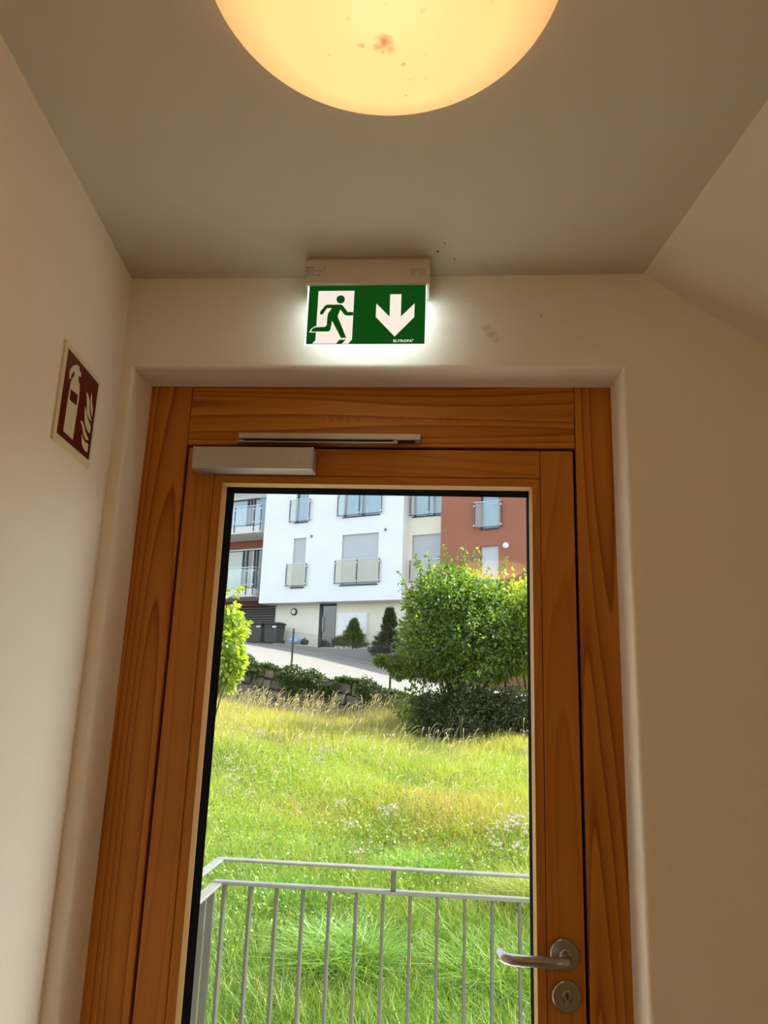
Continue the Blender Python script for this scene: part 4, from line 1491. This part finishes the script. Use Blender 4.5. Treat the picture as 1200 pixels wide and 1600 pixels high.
def bal_px(x0, x1, yt, yb_, dep, posts, glass=None):
    ym = (yt + yb_) / 2; xm = (x0 + x1) / 2; dd = dep - .13
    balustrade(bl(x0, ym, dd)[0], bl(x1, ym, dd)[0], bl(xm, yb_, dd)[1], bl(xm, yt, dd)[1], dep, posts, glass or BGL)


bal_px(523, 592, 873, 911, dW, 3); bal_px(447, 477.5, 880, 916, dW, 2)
bal_px(453, 483.5, 779.5, 815, dW, 2, BGC); bal_px(528, 596, 766, 804, dW, 3, BGC)
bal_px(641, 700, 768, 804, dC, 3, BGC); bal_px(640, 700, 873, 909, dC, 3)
bal_px(741, 782.5, 783, 824, dR, 2, BGC)

# loggias with projecting balconies at the left end
for lvl, (cx, ytop, ybot, yr) in enumerate(((395.5, 919, 932, 885.5), (407.5, 821, 832, 788.5))):
    d0 = dW - .02
    sR = bl(cx, ytop, d0)[0]; zt = bl(cx - 15, ytop + .5, d0)[1]; zb2 = bl(cx - 15, ybot + .5, d0)[1]; zr = bl(cx, yr, d0)[1]
    yback = d0 + 1.9
    sl_ = bpart(B().box((sR - 8, d0, zb2), (sR, yback, zt), .01, 1), 'balcony', CONCB)
    rb = bpart(B().box((sR - 8, d0 - .05, zr - .04), (sR + .03, d0 + .0, zr), .005, 1).box((sR - .02, d0 - .05, zr - .04), (sR + .03, yback - .4, zr), .005, 1), 'balcony_railing', RAILB)
    k = 0
    for x in (sR - .02, sR - .5, sR - 1.9, sR - 3.3, sR - 4.7, sR - 6.1):
        bpart(B().box((x - .022, d0 - .045, zb2 + .1), (x + .022, d0 - .005, zr - .03)), 'post', STEELB, rb)
        bpart(B().box((x - .035, d0 - .055, zt + .18), (x + .035, d0 - .004, zt + .24)).box((x - .035, d0 - .055, zr - .25), (x + .035, d0 - .004, zr - .19)), 'clamp', RAILB, rb)
    for yy in (d0 + .55, d0 + 1.1):
        bpart(B().box((sR - .0, yy - .022, zb2 + .1), (sR + .03, yy + .022, zr - .03)), 'post', STEELB, rb)
    for a, c in ((sR - .46, sR - .06), (sR - 1.86, sR - .54), (sR - 3.26, sR - 1.94), (sR - 4.66, sR - 3.34), (sR - 6.06, sR - 4.74)):
        bpart(B().box((a, d0 - .032, zt + .06), (c, d0 - .02, zr - .1)), 'glass_panel', BGC, rb)
    bpart(B().box((sR + .005, d0 + .04, zt + .06), (sR + .017, d0 + 1.2, zr - .1)), 'glass_panel', BGC, rb)
sBack = dW + 1.9
# recessed back walls and glazing of the loggias
gz0 = bl(390, 858, sBack)[1]; gz1 = bl(390, 921, sBack)[1] - .4
bz_ = bl(390, 846, sBack)[1]
bpart(B().box((wl - 9, sBack, gz0), (wl + .1, sBack + .3, bz_ + .75)), 'lintel', RRED)
bpart(B().box((wl - 9, sBack - .04, gz0 - .07), (wl + .1, sBack + .02, gz0)), 'lintel_edge', RAILB)
CREAMP = mat('cream_blind', lin(.70, .62, .45), .8)
PEACH = mat('peach_curtain', lin(.70, .48, .34), .9)


def glazing(z0, z1, xs_, lower):
    f = B()
    s_all = [bl(x, (858 + 915) / 2 if lower else 800, sBack)[0] for x in xs_]
    for i, s in enumerate(s_all):
        f.box((s - .05, sBack + .05, z0), (s + .05, sBack + .15, z1))
    f.box((s_all[0] - 4, sBack + .05, z1 - .07), (s_all[-1] + .3, sBack + .15, z1)).box((s_all[0] - 4, sBack + .05, z0), (s_all[-1] + .3, sBack + .15, z0 + .07))
    fr = bpart(f, 'window', DFR)
    bpart(B().box((s_all[0] - 4, sBack + .09, z0), (s_all[-1] + .3, sBack + .1, z1)), 'pane', BGLW, fr)
    return fr, s_all


fr, sa = glazing(gz1, gz0, (378, 384, 395.5, 400), True)
bpart(B().box((sa[0] - 4, sBack + .16, gz1), (sa[0], sBack + .18, gz0)), 'blind', CREAMP, fr)
bpart(B().box((sa[1] + .28, sBack + .2, gz1), (sa[2] - .04, sBack + .22, gz0)), 'curtain', PEACH, fr)
bpart(B().box((sa[0] - 4, sBack + .5, gz1), (sa[3] + .8, sBack + .52, gz0)), 'dark_room', DFR, fr)
uz0 = bl(395, 834, sBack)[1] - .5; uz1 = uz0 + 2.7
fr, sa = glazing(uz0, uz1, (386, 391, 396), False)
bpart(B().box((sa[0] - 4, sBack + .16, uz0), (sa[0], sBack + .18, uz1)).box((sa[2] + .05, sBack + .16, uz0), (sa[2] + 2.0, sBack + .18, uz1)), 'curtain', CURT, fr)
bpart(B().box((sa[0] - 4, sBack + .5, uz0), (sa[2] + 2, sBack + .52, uz1)), 'dark_room', DFR, fr)
bpart(B().box((wl - 9, sBack, uz1), (wl + .1, sBack + .3, TOP)), 'upper_wall', RWHITE)
# under the lower balcony: brown soffit, garage shutter
gy = 2.3
gzt = bl(395, 948, gy)[1]
bpart(B().box((wl - 9, gy - .2, gzt), (gl0 + .1, gy + .25, gzt + 1.6)), 'garage_lintel', RRED)
g = B(); zz = -1.2; n_sl = 0
gs0, gs1 = bl(358, 960, gy)[0], gl0 + .02
while zz < gzt:
    g.box((gs0, gy, zz + .008), (gs1, gy + .05, zz + .14)); zz += .15
bpart(g, 'garage_shutter', mat('dark_roller_door', lin(.055, .05, .05), .6)); bld.children[-1]['kind'] = 'stuff'
bpart(B().box((wl - 9, gy, -1.4), (gs0, gy + .3, gzt)), 'garage_pier', RRED)
dpx = bl(428.5, 960, .05)
bpart(B().tube([(gl0 - .07, .08, -1.0), (gl0 - .07, .08, wz - .02)], .05, 10), 'downpipe', mat('zinc_pipe', lin(.5, .48, .44), .4, metal=.3))
# entrance door
s0, s1, z0, z1 = hDoor
f = B(); f.box((s0, .05, z0), (s0 + .16, .16, z1)).box((s1 - .07, .05, z0), (s1, .16, z1)).box((s0, .05, z1 - .12), (s1, .16, z1)).box((s0, .05, z0), (s1, .16, z0 + .10))
fr = bpart(f, 'entrance_door', DFR)
bpart(B().box((s0 + .16, .10, z0 + .1), (s1 - .07, .12, z1 - .12)), 'pane', mat('dark_green_glass', lin(.02, .035, .03), .03, spec=1.0), fr)
bpart(B().tube([(s0 + .24, .02, z0 + .8), (s0 + .24, .02, z0 + 1.6)], .018, 8).box((s0 + .22, .02, z0 + .85), (s0 + .26, .10, z0 + .88)).box((s0 + .22, .02, z0 + 1.52), (s0 + .26, .10, z0 + 1.55)), 'pull_handle', STEEL, fr)


def on_building(name, px, py, dep, label, cat):
    s, z = bl(px, py, dep)
    q = BO + BU * s + BN * dep + np.array([0, 0, z])
    return tag(empty(name, tuple(q), BA), label, cat)


MY = Matrix.Rotation(math.radians(90), 4, 'X')
wl1 = on_building('wall_lamp', 460, 956, 0, 'round wall lamp with dark ring on the cream ground-floor wall', 'lamp')
B().lathe([(0, 0), (.19, 0), (.19, .07), (.17, .09), (.135, .09), (.135, .07), (0, .07)], MY, 32).out('lamp_ring', DFR, wl1, True)
B().lathe([(.134, .06), (.12, .10), (.07, .12), (0, .125)], MY, 32).out('lamp_glass_cover', mat('opal_cover', lin(.75, .73, .66), .3), wl1, True)
wl2 = on_building('wall_lamp', 790.5, 852.5, dR, 'round white wall lamp beside the lower window on the red-brown wall', 'lamp')
B().lathe([(0, 0), (.14, 0), (.14, .06), (.12, .09), (.07, .11), (0, .115)], MY, 32).out('lamp_cover', mat('white_cover', lin(.85, .85, .84), .3), wl2, True)
B().lathe([(.055, .1), (.075, .1), (.075, .122), (.055, .122), (.055, .1)], MY, 24).out('lamp_ring', RAILB, wl2)
for (px, py, lab) in ((602.5, 827.5, 'small round grey vent on the white wall above the wide shuttered window'), (487, 838, 'small round grey vent on the white wall beside the narrow shuttered window')):
    v = on_building('wall_vent', px, py, dW, lab, 'vent')
    B().lathe([(0, 0), (.085, 0), (.085, .03), (.07, .045), (0, .03)], MY, 20).out('vent_hood', mat('vent_grey', lin(.33, .35, .36), .5), v, True)
    vb = B()
    for k in range(3): vb.box((-.05, -.05, -.04 + k * .035), (.05, -.04, -.03 + k * .035))
    vb.out('vent_slats', DFR, v)
# mailboxes
mA = bl(529, 992, -.13); mB = bl(575.5, 958, -.13)
mb = on_building('mailbox_unit', 552, 975, 0, 'white wall-mounted mailbox unit beside the entrance door', 'mailbox')
mcs, mcz = bl(552, 975, 0)
mw = (mB[0] - mA[0]); mh = bl(552, 958.5, -.13)[1] - bl(552, 992.5, -.13)[1]
MBW = mat('mailbox_white', lin(.80, .80, .79), .5)
B().box((-mw / 2, -.13, -mh / 2), (mw / 2, 0, mh / 2), .01, 1).out('mailbox_casing', MBW, mb)
src = None
cols_, rows_ = 4, 5
for i in range(cols_):
    for j in range(rows_):
        cw, chh = (mw - .12) / cols_, (mh - .12) / rows_
        if src is None:
            src = B().box((0.012, -.142, .012), (cw - .012, -.13, chh - .012), .004, 1).box((.05, -.146, chh - .07), (cw - .05, -.141, chh - .05)).out('mailbox_door', MBW, mb); c = src
        else:
            c = src.copy(); COL.objects.link(c)
        c.location = (-mw / 2 + .06 + i * cw, 0, -mh / 2 + .06 + j * chh)

# ------------------------------------------------------------------ things on the forecourt
KERB = mat('kerb_concrete', lin(.27, .265, .24), .9, bump=.3, bscale=20)


def yard(px, py, dep):
    """where a sight line meets the vertical plane dep in front of the building; z from the driveway"""
    s, z = bl(px, py, dep)
    q = BO + BU * s + BN * dep
    return float(q[0]), float(q[1]), float(road_z(q[0], q[1])), z + float(BO[2])


kd = -2.0
FORE = mat('forecourt_paving', lin(.34, .33, .30), .9, bump=.3, bscale=20)
for (xa, xb, ya_, yb2) in ((352, 384, 1002.5, 1004.5), (384, 440, 1004.5, 1006.5), (440, 482, 1006.5, 1009.5), (482, 530, 1011.5, 1013), (530, 577, 1013, 1014.5), (577, 634, 1019, 1023)):
    A_ = yard(xa, ya_, kd); C_ = yard(xb, yb2, kd)
    za, zc_ = A_[3], C_[3]
    o = B().prism([(A_[0], A_[1], za - 1), (C_[0], C_[1], zc_ - 1), (C_[0], C_[1], zc_), (A_[0], A_[1], za)], tuple(BN * .14)).out('kerb', KERB); tag(o, kind='structure')
    n1, n2 = BN * .141, BN * 2.2
    dz_ = .02
    tt = bmesh.new()
    P0 = [(A_[0] + n1[0], A_[1] + n1[1], za - dz_), (C_[0] + n1[0], C_[1] + n1[1], zc_ - dz_), (C_[0] + n2[0], C_[1] + n2[1], max(zc_, 3.4 if xb <= 577 else zc_)), (A_[0] + n2[0], A_[1] + n2[1], max(za, 3.4 if xb <= 577 else za))]
    lo_v = [tt.verts.new((p[0], p[1], p[2] - .9)) for p in P0]; hi_v = [tt.verts.new(p) for p in P0]
    tt.faces.new(hi_v); tt.faces.new(lo_v[::-1])
    for q_ in range(4): tt.faces.new((lo_v[q_], lo_v[(q_ + 1) % 4], hi_v[(q_ + 1) % 4], hi_v[q_]))
    bmesh.ops.recalc_face_normals(tt, faces=tt.faces)
    b = B(); b._add(tt); o = b.out('forecourt', FORE); tag(o, kind='structure')
# wheelie bins
BINM = mat('bin_black', lin(.022, .024, .025), .5)
LBL = mat('bin_label', lin(.8, .8, .78), .5)


def bin_(px0, px1, ptop, pbot, dep, label):
    x0, y0, zr_, zb3 = yard(px0, pbot, dep); x1, y1, _, _ = yard(px1, pbot, dep); _, _, _, zt3 = yard((px0 + px1) / 2, ptop, dep)
    w = math.hypot(x1 - x0, y1 - y0); h = zt3 - zb3
    root = empty('wheelie_bin', ((x0 + x1) / 2, (y0 + y1) / 2, zb3), BA); tag(root, label, 'bin')
    tt = bmesh.new(); bmesh.ops.create_cube(tt, size=1)
    for v in tt.verts:
        k = .86 if v.co.z < 0 else 1.0
        v.co = Vector((v.co.x * w * .92 * k, v.co.y * .7 * k + .35, (v.co.z + .5) * h * .88 + .04))
    bmesh.ops.bevel(tt, geom=list(tt.edges), offset=.025, segments=2, affect='EDGES')
    b = B(); b._add(tt); b.out('bin_body', BINM, root)
    B().box((-w / 2, -.04, h * .92), (w / 2, .74, h), .03, 2).box((-w / 2 + .04, .05, h * .97), (w / 2 - .04, .6, h * 1.03), .02, 1).out('lid', BINM, root)
    B().box((w * .12, -.012, h * .76), (w * .36, .02, h * .84)).out('bin_label', LBL, root)
    for sg in (-1, 1):
        B().lathe([(0, -.03), (.1, -.03), (.1, .03), (0, .03)], Matrix.Translation((sg * w * .4, .66, .1)) @ Matrix.Rotation(math.radians(90), 4, 'Y'), 18).out('wheel', BINM, root)


bin_(384, 408, 973, 1003.5, -1.3, 'black wheelie bin in front of the garage, left of the pair')
bin_(409.5, 433, 973, 1004.5, -1.3, 'black wheelie bin in front of the garage, right of the pair')


def sack(px, py, w, h, dep, name, label, cat, m, seed):
    x, y, zr_, zb3 = yard(px, py, dep)
    g = np.random.default_rng(seed)
    tt = bmesh.new(); bmesh.ops.create_icosphere(tt, subdivisions=3, radius=1)
    ph = g.uniform(0, 6, 6)
    for v in tt.verts:
        c = v.co.copy(); f_ = 1 + .10 * math.sin(4 * c.x + ph[0]) * math.sin(5 * c.z + ph[1]) + .06 * math.sin(9 * c.y + ph[2] + 6 * c.x)
        z = max(c.z, -.75) + .75
        v.co = Vector((c.x * w / 2 * f_, c.y * w / 2.4 * f_, z * h / 1.75 * (1 + .05 * math.sin(7 * c.x + ph[3]))))
    b = B(); b._add(tt)
    root = empty(name, (x, y, zb3), BA); tag(root, label, cat)
    b.out('sack', m, root, True)
    B().tube([(0, 0, h * .93), (.02, 0, h * 1.02), (.05, .01, h * 1.1)], [.05, .02, .05], 8).out('knot', m, root, True)


sack(460, 1006.5, .72, .36, -1.3, 'blue_rubbish_bag', 'pale blue rubbish bag leaning against the cream wall', 'bag', mat('blue_film', lin(.25, .40, .62), .35), 1)
sack(475, 1007.5, .5, .32, -.75, 'dark_rubbish_bag', 'dark grey rubbish bag next to the pale blue one', 'bag', mat('dark_film', lin(.03, .035, .035), .35), 2)


def conifer(px, ptop, pbot, wpx, dep, label, cols, seed, leaf=.11, n=7000):
    x, y, _, zb3 = yard(px, pbot, dep); _, _, _, zt3 = yard(px, ptop, dep)
    h = zt3 - zb3; r = wpx * (y / F) / 2 * 1.0
    root = empty('conifer', (x, y, zb3)); tag(root, label, 'tree')
    g = RNG
    nb = 240
    bt = g.uniform(0.02, .97, nb) ** 1.1; ba = g.uniform(0, 2 * math.pi, nb); bl_ = r * (1 - bt) ** 1.05 * g.uniform(.7, 1.25, nb) + .04
    k = g.integers(0, nb, n); u_ = g.uniform(.05, 1, n) ** .7
    wob = g.normal(0, 1, (n, 3)) * (.035 + .05 * (1 - u_))[:, None]
    rad = bl_[k] * u_
    P = np.stack([np.cos(ba[k]) * rad, np.sin(ba[k]) * rad, bt[k] * h * .98 + .04 + rad * .12], 1) + wob
    P[:, 2] = np.maximum(P[:, 2], .01)
    nv = np.stack([np.cos(ba[k]), np.sin(ba[k]), np.full(n, .35)], 1)
    V, Fc, Cc = leaf_cloud(P, nv, leaf, pick(cols, n, .25), jitter=.45, aspect=.28, down=0)
    fo = npmesh('needles', V, Fc, IVYM, Cc, root); fo['kind'] = 'stuff'
    B().tube([(0, 0, -.1), (0, 0, h * .95)], [.05, .01], 7).out('trunk', BARK, root)


conifer(551, 968, 1014, 44, -1.3, 'small green conifer in front of the mailbox unit', [(.10, .17, .03), (.13, .22, .035), (.07, .12, .025)], 1, .10, 11000)
conifer(607, 950, 1022, 50, -1.6, 'taller dark conifer behind the left side of the large bush', [(.03, .06, .022), (.05, .085, .03)], 2, n=14000)
x, y, _, zb3 = yard(529, 1013, -1.35)
shrub('round_shrub', 'small brownish round shrub between the entrance door and the small conifer', 'bush', (x, y, zb3), (x, y, zb3 + .3), (.33, .33, .28), 26, .14, 3000, .06, [(.07, .07, .03), (.05, .06, .025), (.10, .08, .04)], 55, 5, 0, IVYM)
x, y, _, zb3 = yard(590, 1024, -2.1)
shrub('round_shrub', 'low dark spreading shrub at the foot of the taller conifer', 'bush', (x, y, zb3 - .05), (x, y, zb3 + .15), (.6, .35, .2), 26, .14, 3000, .06, [(.03, .05, .02), (.04, .06, .025)], 56, 5, 0, IVYM)
